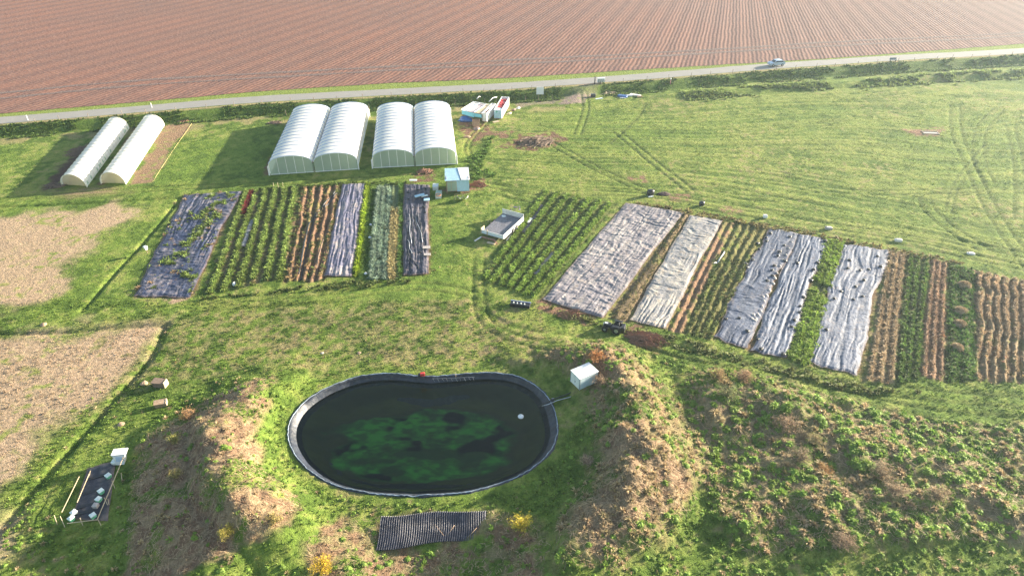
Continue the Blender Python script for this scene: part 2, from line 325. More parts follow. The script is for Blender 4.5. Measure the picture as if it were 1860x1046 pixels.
class MB:
    def __init__(s): s.v = []; s.f = []; s.m = []
    def add(s, V, F, mi=0):
        b = len(s.v); s.v += [tuple(v) for v in V]; s.f += [tuple(b + i for i in f) for f in F]; s.m += [mi] * len(F); return s
    def box(s, a, b, mi=0, rot=None, off=(0, 0, 0)):
        V = [(x, y, z) for z in (a[2], b[2]) for y in (a[1], b[1]) for x in (a[0], b[0])]
        if rot is not None: V = [tuple(rot @ Vector(v) + Vector(off)) for v in V]
        return s.add(V, [(0, 2, 3, 1), (4, 5, 7, 6), (0, 1, 5, 4), (2, 6, 7, 3), (0, 4, 6, 2), (1, 3, 7, 5)], mi)
    def quadp(s, pts, th=.03, mi=0):
        """a plate through 4 points with thickness th"""
        p = [Vector(q) for q in pts]; n = (p[1] - p[0]).cross(p[3] - p[0]).normalized() * th
        return s.add(p + [q - n for q in p], [(0, 1, 2, 3), (7, 6, 5, 4), (0, 4, 5, 1), (1, 5, 6, 2), (2, 6, 7, 3), (3, 7, 4, 0)], mi)
    def tube(s, pts, r, n=6, mi=0, cap=True):
        pts = [Vector(p) for p in pts]; rs = r if isinstance(r, (list, tuple)) else [r] * len(pts); V = []; F = []
        for i, p in enumerate(pts):
            d = (pts[min(i + 1, len(pts) - 1)] - pts[max(i - 1, 0)]).normalized(); q = d.to_track_quat('Z', 'Y')
            for k in range(n): V.append(p + q @ Vector((rs[i] * math.cos(2 * math.pi * k / n), rs[i] * math.sin(2 * math.pi * k / n), 0)))
        for i in range(len(pts) - 1):
            for k in range(n): a = i * n + k; b = i * n + (k + 1) % n; F.append((a, b, b + n, a + n))
        if cap: F += [tuple(range(n))[::-1], tuple((len(pts) - 1) * n + k for k in range(n))]
        return s.add(V, F, mi)
    def lathe(s, prof, n=14, c=(0, 0, 0), mi=0, axis='Z', sc=(1, 1)):
        V = []; F = []
        for (r, z) in prof:
            for k in range(n):
                a = 2 * math.pi * k / n; x, y = r * math.cos(a) * sc[0], r * math.sin(a) * sc[1]
                V.append((c[0] + x, c[1] + y, c[2] + z) if axis == 'Z' else ((c[0] + z, c[1] + x, c[2] + y) if axis == 'X' else (c[0] + x, c[1] + z, c[2] + y)))
        for i in range(len(prof) - 1):
            for k in range(n): a = i * n + k; b = i * n + (k + 1) % n; F.append((a, b, b + n, a + n))
        F += [tuple(range(n))[::-1], tuple((len(prof) - 1) * n + k for k in range(n))]
        return s.add(V, F, mi)
    def build(s, name, mats, parent=None, smooth=False, bevel=0, jit=0):
        me = bpy.data.meshes.new(name); v = s.v
        if jit: v = [(a + random.uniform(-jit, jit), b + random.uniform(-jit, jit), c + random.uniform(-jit, jit)) for a, b, c in v]
        me.from_pydata(v, [], s.f); 
        for x in (mats if isinstance(mats, (list, tuple)) else [mats]): me.materials.append(x)
        me.polygons.foreach_set('material_index', s.m)
        if smooth: me.polygons.foreach_set('use_smooth', [True] * len(s.f))
        me.update(); o = link(bpy.data.objects.new(name, me), parent)
        if bevel:
            b = o.modifiers.new('bevel', 'BEVEL'); b.width = bevel; b.segments = 2; b.limit_method = 'ANGLE'
        return o
def copy_tree(o, parent=None, top=True):
    c = o.copy(); C.collection.objects.link(c); c.parent = parent
    for ch in list(o.children): copy_tree(ch, c, False)
    return c

# ------------------------------------------------------------------ materials
def newmat(name):
    m = bpy.data.materials.new(name); m.use_nodes = True; n = m.node_tree; return m, n, n.nodes['Principled BSDF']
def noise(n, scale, detail=4, rough=.6, co=None, out='Fac'):
    t = n.nodes.new('ShaderNodeTexNoise'); t.inputs['Scale'].default_value = scale; t.inputs['Detail'].default_value = detail; t.inputs['Roughness'].default_value = rough
    if co: n.links.new(co, t.inputs['Vector'])
    return t.outputs[out]
def mathn(n, op, a, b=None, clamp=False):
    t = n.nodes.new('ShaderNodeMath'); t.operation = op; t.use_clamp = clamp
    for i, x in enumerate((a, b)):
        if x is None: continue
        if isinstance(x, (int, float)): t.inputs[i].default_value = x
        else: n.links.new(x, t.inputs[i])
    return t.outputs[0]
def maprange(n, x, a, b, c, d):
    t = n.nodes.new('ShaderNodeMapRange'); n.links.new(x, t.inputs[0])
    for i, q in enumerate((a, b, c, d)): t.inputs[i + 1].default_value = q
    return t.outputs[0]
def mixn(n, f, a, b, mode='MIX'):
    t = n.nodes.new('ShaderNodeMix'); t.data_type = 'RGBA'; t.blend_type = mode
    if isinstance(f, (int, float)): t.inputs[0].default_value = f
    else: n.links.new(f, t.inputs[0])
    for i, x in ((6, a), (7, b)):
        if isinstance(x, tuple): t.inputs[i].default_value = (*x[:3], 1)
        else: n.links.new(x, t.inputs[i])
    return t.outputs[2]
def bump(n, h, dist, strength=1.0, prev=None):
    t = n.nodes.new('ShaderNodeBump'); t.inputs['Distance'].default_value = dist; t.inputs['Strength'].default_value = strength; n.links.new(h, t.inputs['Height'])
    if prev: n.links.new(prev, t.inputs['Normal'])
    return t.outputs[0]
def geo(n): return n.nodes.new('ShaderNodeNewGeometry').outputs['Position']
def objc(n): return n.nodes.new('ShaderNodeTexCoord').outputs['Object']
def mat(name, col, rough=.6, metal=0, var=.25, scale=1.5, dirt=None, dirt_at=.62, bmp=.01, bscale=12, spec=.5):
    m, n, b = newmat(name); co = objc(n)
    f = maprange(n, noise(n, scale, 5, .65, co), .3, .7, 1 - var, 1 + var * .6)
    t = n.nodes.new('ShaderNodeVectorMath'); t.operation = 'SCALE'; t.inputs[0].default_value = col[:3]; n.links.new(f, t.inputs[3]); c = t.outputs[0]
    if dirt: c = mixn(n, maprange(n, noise(n, scale * 2.3, 6, .7, co), dirt_at - .1, dirt_at + .1, 0, .85), c, dirt)
    n.links.new(c, b.inputs['Base Color']); b.inputs['Roughness'].default_value = rough; b.inputs['Metallic'].default_value = metal; b.inputs['Specular IOR Level'].default_value = spec
    if bmp: n.links.new(bump(n, noise(n, bscale, 4, .6, co), bmp), b.inputs['Normal'])
    return m
def colnode(n): a = n.nodes.new('ShaderNodeAttribute'); a.attribute_name = 'Col'; return a.outputs['Color']
# ground
m_ground, n, b = newmat('ground_cover'); p = geo(n)
c = mixn(n, 1.0, colnode(n), mixn(n, maprange(n, noise(n, 2.8, 6, .8, p), .3, .7, 0, 1), (.58, .6, .55), (1.45, 1.4, 1.45)), 'MULTIPLY')
c = mixn(n, maprange(n, noise(n, 5.5, 4, .7, p), .56, .72, 0, .45), c, mixn(n, 1.0, c, (1.6, 1.35, 1.0), 'MULTIPLY'))
n.links.new(c, b.inputs['Base Color']); b.inputs['Roughness'].default_value = .95; b.inputs['Specular IOR Level'].default_value = .12
n.links.new(bump(n, noise(n, 7, 3, .7, p), .10, 1, bump(n, noise(n, 2.2, 5, .7, p), .30)), b.inputs['Normal'])
# ploughed field: rows that fan very slightly, broad passes of the drill
m_field, n, b = newmat('ploughed_earth'); p = geo(n)
sx = n.nodes.new('ShaderNodeSeparateXYZ'); n.links.new(p, sx.inputs[0])
ph = mathn(n, 'MULTIPLY', mathn(n, 'ARCTAN2', mathn(n, 'SUBTRACT', 200, sx.outputs[0]), mathn(n, 'SUBTRACT', 696, sx.outputs[1])), 506)
ph = mathn(n, 'ADD', ph, mathn(n, 'MULTIPLY', noise(n, .25, 2, .5, p), .9))
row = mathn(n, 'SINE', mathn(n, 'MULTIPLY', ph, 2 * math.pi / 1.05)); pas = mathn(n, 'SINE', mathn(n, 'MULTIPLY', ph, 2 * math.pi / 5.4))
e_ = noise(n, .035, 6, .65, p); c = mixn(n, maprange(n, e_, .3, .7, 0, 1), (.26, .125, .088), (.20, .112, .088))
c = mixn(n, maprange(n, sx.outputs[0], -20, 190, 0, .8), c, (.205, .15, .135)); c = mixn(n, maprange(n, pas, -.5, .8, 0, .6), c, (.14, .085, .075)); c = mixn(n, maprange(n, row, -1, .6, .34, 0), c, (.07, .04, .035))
c = mixn(n, maprange(n, noise(n, 1.4, 5, .75, p), .5, .72, 0, .5), c, (.40, .25, .19))
n.links.new(c, b.inputs['Base Color']); b.inputs['Roughness'].default_value = .95; b.inputs['Specular IOR Level'].default_value = .1
hh = mathn(n, 'ADD', mathn(n, 'MULTIPLY', row, .05), mathn(n, 'MULTIPLY', noise(n, 1.3, 3, .6, p), .16))
n.links.new(bump(n, hh, 1.0, .6), b.inputs['Normal'])
# road
m_road, n, b = newmat('worn_asphalt'); p = geo(n)
c = mixn(n, noise(n, .5, 5, .6, p), (.20, .195, .185), (.29, .275, .25)); c = mixn(n, maprange(n, noise(n, 2, 4, .6, p), .55, .75, 0, .35), c, (.17, .165, .16))
n.links.new(c, b.inputs['Base Color']); b.inputs['Roughness'].default_value = .8; n.links.new(bump(n, noise(n, 8, 3, .6, p), .01), b.inputs['Normal'])
# foliage and dry stalks take their colour from the plant itself
def leafmat(name, tr=.3):
    m, n, b = newmat(name); b.inputs['Roughness'].default_value = .7; b.inputs['Specular IOR Level'].default_value = .25
    c = mixn(n, 1.0, colnode(n), mixn(n, noise(n, .8, 3, .6, geo(n)), (.75, .75, .75), (1.25, 1.25, 1.25)), 'MULTIPLY')
    n.links.new(c, b.inputs['Base Color']); t = n.nodes.new('ShaderNodeBsdfTranslucent'); n.links.new(c, t.inputs[0])
    s = n.nodes.new('ShaderNodeMixShader'); s.inputs[0].default_value = tr; n.links.new(b.outputs[0], s.inputs[1]); n.links.new(t.outputs[0], s.inputs[2])
    n.links.new(s.outputs[0], n.nodes['Material Output'].inputs[0]); return m
m_leaf = leafmat('green_blades', .3); m_straw = leafmat('dry_stalks', .15)
# woven ground sheet: colour from its dust and stains, with sunlit folds painted in
def sheetmat(name, rough, spec):
    m, n, b = newmat(name); p = geo(n)
    c = mixn(n, maprange(n, noise(n, 1.7, 6, .75, p), .45, .72, 0, .6), colnode(n), mixn(n, 1.0, colnode(n), (1.9, 1.75, 1.6), 'MULTIPLY'))
    n.links.new(c, b.inputs['Base Color']); b.inputs['Roughness'].default_value = rough; b.inputs['Specular IOR Level'].default_value = spec
    n.links.new(bump(n, noise(n, 5, 4, .7, p), .07), b.inputs['Normal']); return m
m_sheet = sheetmat('woven_plastic', .6, .4); m_sheetm = sheetmat('dusty_woven_plastic', .6, .4)
m_liner = mat('pond_liner_rubber', (.02, .027, .045), .5, 0, .5, .6, (.055, .065, .075), .6, .05, 2.5)
m_white = mat('white_paint', (.78, .79, .8), .45, 0, .08, 1.0, (.5, .46, .38), .72, .003)
m_whited = mat('weathered_white', (.72, .7, .66), .6, 0, .15, 2, (.35, .28, .2), .62, .01)
m_blue = mat('pale_blue_board', (.36, .56, .68), .5, 0, .12, 1.4, (.5, .5, .45), .7, .004)
m_dblue = mat('blue_tarpaulin', (.03, .1, .32), .4, 0, .4, 2, (.1, .2, .3), .6, .06, 3)
m_red = mat('red_paint', (.55, .04, .04), .4, 0, .2, 3, (.3, .12, .1), .65)
m_pink = mat('faded_red_lining', (.5, .14, .15), .6, 0, .25, 2, (.65, .45, .42), .55)
m_wood = mat('weathered_timber', (.33, .22, .14), .8, 0, .35, 4, (.5, .42, .33), .6, .01)
m_woodl = mat('pale_timber', (.52, .42, .28), .75, 0, .3, 4, (.3, .2, .13), .65, .01)
m_post = mat('grey_post_timber', (.28, .22, .17), .85, 0, .3, 6)
m_black = mat('black_plastic', (.018, .02, .026), .4, 0, .4, 4, (.08, .08, .08), .68, .02)
m_tyre = mat('tyre_rubber', (.02, .02, .02), .8, 0, .3, 6)
m_metal = mat('galvanised_metal', (.5, .52, .55), .4, .7, .2, 3, (.25, .2, .16), .68)
m_green = mat('mint_green_plastic', (.20, .58, .36), .4, 0, .15, 3)
m_palewh = mat('pale_plastic', (.72, .78, .76), .4, 0, .1, 3)
m_conc = mat('concrete', (.42, .38, .36), .85, 0, .2, 4, (.25, .2, .17), .62)
m_brown = mat('brown_plastic', (.28, .2, .17), .5, 0, .3, 3)
m_bark = mat('bare_twigs', (.20, .14, .105), .85, 0, .4, 5)
m_barkr = mat('red_twigs', (.32, .17, .11), .85, 0, .4, 5)
m_hose = mat('black_hose', (.03, .035, .035), .5, 0, .3, 3)
m_glass, n, b = newmat('dark_glass'); b.inputs['Base Color'].default_value = (.03, .04, .05, 1); b.inputs['Roughness'].default_value = .08
m_carp = mat('pale_blue_car_paint', (.42, .52, .66), .25, .2, .05, 1)
# greenhouse film: white plastic, lets light through
def film(name, col, tr, transp):
    m, n, b = newmat(name); p = objc(n); c = mixn(n, maprange(n, noise(n, .7, 5, .65, p), .35, .7, 0, .6), col, tuple(x * .88 for x in col))
    n.links.new(c, b.inputs['Base Color']); b.inputs['Roughness'].default_value = .35; n.links.new(bump(n, noise(n, 2.2, 3, .5, p), .03), b.inputs['Normal'])
    t = n.nodes.new('ShaderNodeBsdfTranslucent'); n.links.new(c, t.inputs[0]); s = n.nodes.new('ShaderNodeMixShader'); s.inputs[0].default_value = tr
    n.links.new(b.outputs[0], s.inputs[1]); n.links.new(t.outputs[0], s.inputs[2]); last = s
    if transp:
        q = n.nodes.new('ShaderNodeBsdfTransparent'); q.inputs[0].default_value = (.86, .95, .9, 1); s2 = n.nodes.new('ShaderNodeMixShader'); s2.inputs[0].default_value = transp
        n.links.new(s.outputs[0], s2.inputs[1]); n.links.new(q.outputs[0], s2.inputs[2]); last = s2
    n.links.new(last.outputs[0], n.nodes['Material Output'].inputs[0]); return m
m_film = film('white_greenhouse_film', (.94, .925, .88), .32, 0); m_clear = film('clear_greenhouse_panel', (.70, .84, .72), .35, .45)
m_beige = film('beige_end_film', (.66, .58, .42), .45, .25)
m_hoop = mat('hoop_shade_blue', (.30, .42, .68), .45, .1, .1, 3)  # hoops tinted blue to paint their shadow lines seen through the film
m_rope = mat('film_tie', (.78, .76, .64), .6, 0, .1, 3)
# water: clear dark water over algae
m_water, n, b = newmat('pond_water'); p = geo(n)
fr = n.nodes.new('ShaderNodeFresnel'); fr.inputs[0].default_value = 1.33; gl = n.nodes.new('ShaderNodeBsdfGlossy'); gl.inputs['Roughness'].default_value = .015
nb = bump(n, noise(n, 1.6, 3, .5, p), .02, .5); n.links.new(nb, gl.inputs['Normal']); n.links.new(nb, fr.inputs['Normal'])
tp = n.nodes.new('ShaderNodeBsdfTransparent'); tp.inputs[0].default_value = (.86, .93, .74, 1)
s = n.nodes.new('ShaderNodeMixShader'); n.links.new(fr.outputs[0], s.inputs[0]); n.links.new(tp.outputs[0], s.inputs[1]); n.links.new(gl.outputs[0], s.inputs[2])
n.links.new(s.outputs[0], n.nodes['Material Output'].inputs[0])
m_bed, n, b = newmat('pond_bottom'); n.links.new(colnode(n), b.inputs['Base Color']); b.inputs['Roughness'].default_value = .9

# ------------------------------------------------------------------ ground mesh
def axis(parts):
    o = [parts[0][0]]
    for a, b_, st0, st1 in parts:
        x = a
        while x < b_ - 1e-6:
            t = (x - a) / (b_ - a); x += st0 * (1 - t) + st1 * t; o.append(min(x, b_))
    return np.unique(np.round(o, 4))
xs = axis([(0, 62, .22, .26), (62, 115, .26, .5), (115, 260, .6, 5), (260, 1500, 8, 160)]); xs = np.r_[-xs[:0:-1], xs]
ys = axis([(-400, 20, 80, 3), (20, 30, 2, .4), (30, 80, .2, .26), (80, 150, .27, .36), (150, 215, .4, .6)])
X, Y = np.meshgrid(xs, ys); keep = None
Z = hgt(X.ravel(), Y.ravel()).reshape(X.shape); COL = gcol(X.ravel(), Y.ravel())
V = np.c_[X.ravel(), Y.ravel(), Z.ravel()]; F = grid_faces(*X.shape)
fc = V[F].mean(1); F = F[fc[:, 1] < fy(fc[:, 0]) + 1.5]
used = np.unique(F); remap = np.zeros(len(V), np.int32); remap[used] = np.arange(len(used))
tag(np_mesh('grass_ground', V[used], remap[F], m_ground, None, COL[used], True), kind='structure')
# ploughed field sheet starts at its edge and runs far out
fx = axis([(0, 130, 2, 2), (130, 300, 4, 10), (300, 2500, 20, 200)]); fx = np.r_[-fx[:0:-1], fx]
tt = axis([(0, 30, .5, 1), (30, 250, 2, 8), (250, 2500, 20, 200)])
FX, FT = np.meshgrid(fx, tt); FY = fy(FX) + FT + (fbm(FX * .5, FX * 0, 91, 2) - .5) * .5 * (FT < .1)
FZ = RZ + .06 + .12 * np.exp(-FT / 2) * 0 + (fbm(FX * .01, FY * .01, 92, 2) - .5) * .6 * ss(5, 60, FT)
tag(np_mesh('ploughed_field', np.c_[FX.ravel(), FY.ravel(), FZ.ravel()], grid_faces(*FX.shape), m_field, None, None, True), kind='structure')
# headland wheel tracks across the field: shallow compacted strips
m_track, n, b = newmat('compacted_earth'); p = geo(n); c = mixn(n, noise(n, 1.2, 5, .7, p), (.10, .066, .062), (.17, .115, .10)); n.links.new(c, b.inputs['Base Color']); b.inputs['Roughness'].default_value = .95
n.links.new(bump(n, noise(n, 2, 4, .7, p), .2), b.inputs['Normal'])
def ribbon(pl, wd, z, name, m, wob=0):
    pl = smooth_line(pl, 10); d = np.gradient(pl, axis=0); nn = np.stack([-d[:, 1], d[:, 0]], 1) / np.linalg.norm(d, axis=1)[:, None]; V = []
    for j in (-1, -.34, .34, 1):
        q = pl + nn * (wd / 2 * j + (wob * (rng.random(len(pl)) - .5) * abs(j) * 2)[:, None]); V.append(np.c_[q, np.full(len(q), z) + (.02 if abs(j) < 1 else 0)])
    V = np.array(V); return np_mesh(name, V.reshape(-1, 3), grid_faces(4, len(pl))[:, ::-1], m, None, None, True)
for px in ([(-200, 188), (0, 170), (240, 148), (500, 133), (780, 118), (930, 110), (1280, 92), (1500, 78), (1860, 60), (2200, 35)], [(-200, 198), (0, 180), (240, 157), (500, 141), (780, 125), (930, 118), (1280, 98), (1500, 85), (1860, 66), (2200, 42)]):
    pw = PW(px, RZ); zz = RZ + .09
    o = ribbon(pw, 1.3, 0, 'field_track', m_track, .3)
    co = np.empty(len(o.data.vertices) * 3); o.data.vertices.foreach_get('co', co); co = co.reshape(-1, 3)
    ft = co[:, 1] - fy(co[:, 0]); co[:, 2] += RZ + .10 + (fbm(co[:, 0] * .01, co[:, 1] * .01, 92, 2) - .5) * .6 * ss(5, 60, ft); o.data.vertices.foreach_set('co', co.ravel()); tag(o, kind='structure')
road = tag(ribbon(road_c, ROAD_W * 2, RZ + .03, 'road', m_road, .12), kind='structure')
# ------------------------------------------------------------------ pond
def ring_pts(rad, z, wob=0, s=0):
    r = rad + wob * (fbm(np.cos(TH) * 6 + 9, np.sin(TH) * 6 + 9, 95 + s, 3) - .5) + wob * .7 * (fbm(np.cos(TH) * 34 + 70, np.sin(TH) * 34 + 70, 108 + s, 2) - .5)
    return np.c_[CX + r * np.cos(TH), CY + r * np.sin(TH), z + np.zeros(len(TH))]
K = len(TH)
zr = lambda a, s: a * (fbm(np.cos(TH) * 9 + 5, np.sin(TH) * 9 + 5, 100 + s, 3) - .5) + a * .9 * (fbm(np.cos(TH) * 38 + 50, np.sin(TH) * 38 + 50, 109, 2) - .5)
rings = [ring_pts(RIM + .35, .04 + zr(.1, 1), .4, 1), ring_pts(RIM + .15, .16 + zr(.16, 2), .25, 2), ring_pts(RIM + .02, .19 + zr(.16, 3), .2, 3), ring_pts(RIM - .12, .08 + zr(.15, 4), .2, 4),
         ring_pts(RIM * .6 + WAT * .4, -.05 + zr(.2, 5), .15, 5), ring_pts(RIM * .25 + WAT * .75, -.3 + zr(.15, 6), .12, 6), ring_pts(WAT - .15, WZ - .12, 0), ring_pts(WAT - 1.2, WZ - .9, 0), ring_pts(WAT - 2.6, WZ - 1.5, 0)]
V = np.concatenate(rings); F = []
for i in range(len(rings) - 1):
    for k in range(K): F.append((i * K + k, i * K + (k + 1) % K, (i + 1) * K + (k + 1) % K, (i + 1) * K + k))
lin = thing('pond_liner', 'black rubber liner edging the oval pond, raised rim all round', 'pond liner', (0, 0, 0))
np_mesh('liner_sheet', V, np.array(F)[:, ::-1], m_liner, lin, None, True)
mb = MB(); q = ring_pts(RIM + .06, .2 + zr(.16, 3), .2, 3); mb.tube([tuple(v) for v in q] + [tuple(q[0])], .055, 6, cap=False); mb.build('rolled_rim', mat('liner_edge_highlight', (.30, .38, .48), .5, 0, .4, .8, (.12, .14, .17), .5), lin, True)  # rim coloured pale as a painted highlight along the black liner edge
mb = MB(); q = ring_pts(RIM + .62, .2 + zr(.1, 1), .5, 1); i0 = int(K * .42)
mb.tube([tuple(q[k % K]) for k in range(0, 4)] + [tuple(q[k % K]) for k in range(4, 5)], .02)
# water and bottom
def disc(rad, zf, name, m, colf=None, NR=60, NA=256):
    th = np.linspace(-math.pi, math.pi, NA, endpoint=False); rr = np.interp(th, np.r_[TH, math.pi], np.r_[rad, rad[0]]); t = np.linspace(.002, 1, NR)
    A = np.outer(t, rr); x = CX + A * np.cos(th); y = CY + A * np.sin(th); z = zf(x, y, np.outer(t, np.ones(NA)))
    i = np.arange(NR * NA).reshape(NR, NA); j = np.roll(i, -1, 1); F = np.stack([i[:-1], i[1:], j[1:], j[:-1]], -1).reshape(-1, 4)
    return np_mesh(name, np.c_[x.ravel(), y.ravel(), z.ravel()], F, m, None, colf(x.ravel(), y.ravel(), np.outer(t, np.ones(NA)).ravel()) if colf else None, True)
tag(disc(WAT + .05, lambda x, y, t: WZ + 0 * x, 'pond_water', m_water, NR=8), kind='structure')
def algae(x, y, t):
    f = fbm(x * .22, y * .5, 111, 5); g = fbm(x * .6, y * 1.1, 115, 4); e = (x - CX) / 10.8; d = (y - CY) / 5.3; rr = np.sqrt(e ** 2 + d ** 2) + (f - .5) * .5
    inner = ss(1.0, .88, rr); body = inner * ss(.34, .60, f * .6 + g * .4 + .16 * ss(.55, .85, rr) - .05)
    c = np.broadcast_to(G(.050, .056, .030), x.shape + (3,)).copy(); c = mixc(c, G(.030, .085, .030), inner * .75)
    c = mixc(c, G(.07, .33, .05), body * (.25 + .75 * ss(.3, .7, fbm(x * 1.1, y * 2.2, 117, 4)))); c = mixc(c, G(.07, .08, .025), ss(.98, 1.1, rr) * ss(1.45, 1.2, rr) * g * 1.3)
    c = mixc(c, G(.004, .010, .012), inner * ss(.52, .64, fbm(x * .3 + 40, y * .45, 119, 3)))
    return c
o = disc(WAT - .6, lambda x, y, t: WZ - .35 - 1.1 * ss(1, .8, t) + (fbm(x * .5, y * .8, 121, 4) - .5) * .5, 'pond_bottom', m_bed, algae, 90, 360); tag(o, kind='structure')

# ------------------------------------------------------------------ ground sheets
def sheet(name, key, label, base, amp, mode, m, dustc=(.4, .36, .33), dust=.5, res=.14, edge=.25, seams=0):
    TL, TR_, BR, BL = BW[key]; ln = (np.hypot(*(TL - BL)) + np.hypot(*(TR_ - BR))) / 2; wd = (np.hypot(*(TR_ - TL)) + np.hypot(*(BR - BL))) / 2
    nu, nv = int(wd / res), int(ln / res); u, v = np.meshgrid(np.linspace(0, 1, nu), np.linspace(0, 1, nv))
    eu = (fbm(v * ln * .35, v * 0 + 1, 131, 4) - .5) * edge * 2 / wd * (2 * u - 1) * np.abs(2 * u - 1) + (fbm(v * ln * .15, v * 0, 133, 3) - .5) * edge * 2.5 / wd
    ev = (fbm(u * wd * .5, u * 0 + 2, 132, 4) - .5) * edge * 3 / ln * (2 * v - 1)
    uu, vv = u + eu, v + ev
    x = (BL[0] * (1 - uu) + BR[0] * uu) * (1 - vv) + (TL[0] * (1 - uu) + TR_[0] * uu) * vv; y = (BL[1] * (1 - uu) + BR[1] * uu) * (1 - vv) + (TL[1] * (1 - uu) + TR_[1] * uu) * vv
    a, l = uu * wd, vv * ln; sd_ = hash(key) % 97 if False else sum(map(ord, key)) % 97
    wx = a + (fbm(a * .25, l * .18, sd_ + 1, 3) - .5) * {'long': .9, 'crumple': 1.6, 'mixed': 1.6}[mode]; wy = l + (fbm(a * .3, l * .3, sd_ + 2, 3) - .5) * 3
    def rid(n_): return 1 - np.abs(2 * n_ - 1)
    lo = rid(fbm(wx * 2.6, wy * .12, sd_ + 3, 3)) ** 2.5                       # folds along the bed
    cr = rid(fbm(wx * .5 + wy * .5, wy * 1.1 - wx * .3, sd_ + 4, 3)) ** 2      # crumple
    ac = rid(fbm(wx * .25, wy * 1.3, sd_ + 5, 3)) ** 2                       # folds across
    zone = fbm(a * .12, l * .09, sd_ + 6, 2)
    if mode == 'long': hgt_ = lo * (.75 + .4 * zone) + cr * .25
    elif mode == 'crumple': hgt_ = lo * .45 + cr * .7
    else: t = ss(.42, .62, zone); hgt_ = lo * .8 * (1 - t) + (ac * .5 + cr * .5) * t
    stripe = (rid(vn(a * 3.4 + fbm(l * .1, a * .2, 8, 2) * 1.5, l * .04, sd_ + 8)) ** 1.5) * .5 if mode == 'long' else 0
    hgt_ = hgt_ + stripe + (fbm(a * 3.5, l * 3.5, sd_ + 9, 2) - .5) * .25
    ed = np.minimum.reduce([u * wd, (1 - u) * wd, v * ln, (1 - v) * ln]); fade = ss(0, .5, ed)
    z = hgt(x.ravel(), y.ravel(), False).reshape(x.shape) + .06 + amp * hgt_ * (.35 + .65 * fade) + (fbm(a * .3, l * .3, sd_ + 10, 2) - .3) * .12 * fade
    df = fbm(wx * 1.6, wy * .25, sd_ + 11, 5) * .5 + fbm(x * .4, y * .4, sd_ + 14, 4) * .5; d2 = fbm(x * 2.2, y * 2.2, sd_ + 12, 3)
    c = np.broadcast_to(np.array(base, float), x.shape + (3,)).copy() * (.8 + .5 * lo[..., None])  # base colour painted lighter on fold crests, as sun catching the wrinkles
    c = mixc(c, dustc, (ss(.42, .72, df * .6 + d2 * .4) * dust).clip(0, 1)); c = mixc(c, (.20, .12, .08), ss(.66, .78, d2) * .5 * dust); c = mixc(c, (.2, .13, .09), ss(.35, 0, ed) * .5)
    if seams:
        for k_ in range(1, seams + 1): c = mixc(c, (.55, .52, .5), np.exp(-((u - k_ / (seams + 1)) * wd / .07) ** 2) * .35 * ss(.4, .55, d2))
    th = .03; n_ = nu * nv; V = np.c_[x.ravel(), y.ravel(), z.ravel()]
    o = np_mesh(name, V, grid_faces(nv, nu), m, None, c.reshape(-1, 3), True)
    return tag(o, label, 'ground sheet'), (x, y, z)
SH = {}
for nm, key, lab, base, amp, mode, m, dc, du, ed_, sm in (
    ('ground_sheet', 'tattered', 'tattered blue black weed sheet with weeds poking through, leftmost of the bed covers', (.026, .036, .075), .24, 'mixed', m_sheet, (.24, .22, .23), .55, .35, 1),
    ('ground_sheet', 'greysheet', 'narrow dusty mauve grey sheet between red furrows and a green hedge row', (.10, .10, .15), .2, 'long', m_sheetm, (.38, .34, .30), .6, .2, 0),
    ('ground_sheet', 'blacksheet', 'narrow black sheet littered with pipes and tubs below the tool shed', (.03, .033, .055), .2, 'long', m_sheet, (.25, .22, .22), .4, .2, 0),
    ('ground_sheet', 'bigsheet', 'widest pale grey sheet, crumpled, beside the green kale rows', (.15, .14, .16), .2, 'crumple', m_sheetm, (.36, .33, .31), .8, .15, 3),
    ('ground_sheet', 'palesheet', 'pale dusty cream grey sheet beside the red soil strip', (.18, .18, .19), .2, 'mixed', m_sheetm, (.44, .40, .33), .8, .2, 0),
    ('ground_sheet', 'sheetA', 'blue grey sheet with rows of black bags, left one of the touching pair', (.05, .066, .11), .16, 'mixed', m_sheet, (.19, .215, .27), .5, .5, 0),
    ('ground_sheet', 'sheetB', 'blue grey sheet with straight folds, right one of the touching pair', (.06, .08, .13), .16, 'long', m_sheet, (.21, .235, .295), .5, .4, 0),
    ('ground_sheet', 'sheetC', 'wide blue grey sheet right of the green strip, crumpled at its near end', (.07, .09, .14), .17, 'mixed', m_sheet, (.24, .255, .30), .55, .5, 0)):
    SH[key] = sheet(nm, key, lab, base, amp, mode, m, dc, du, .11, ed_, sm)

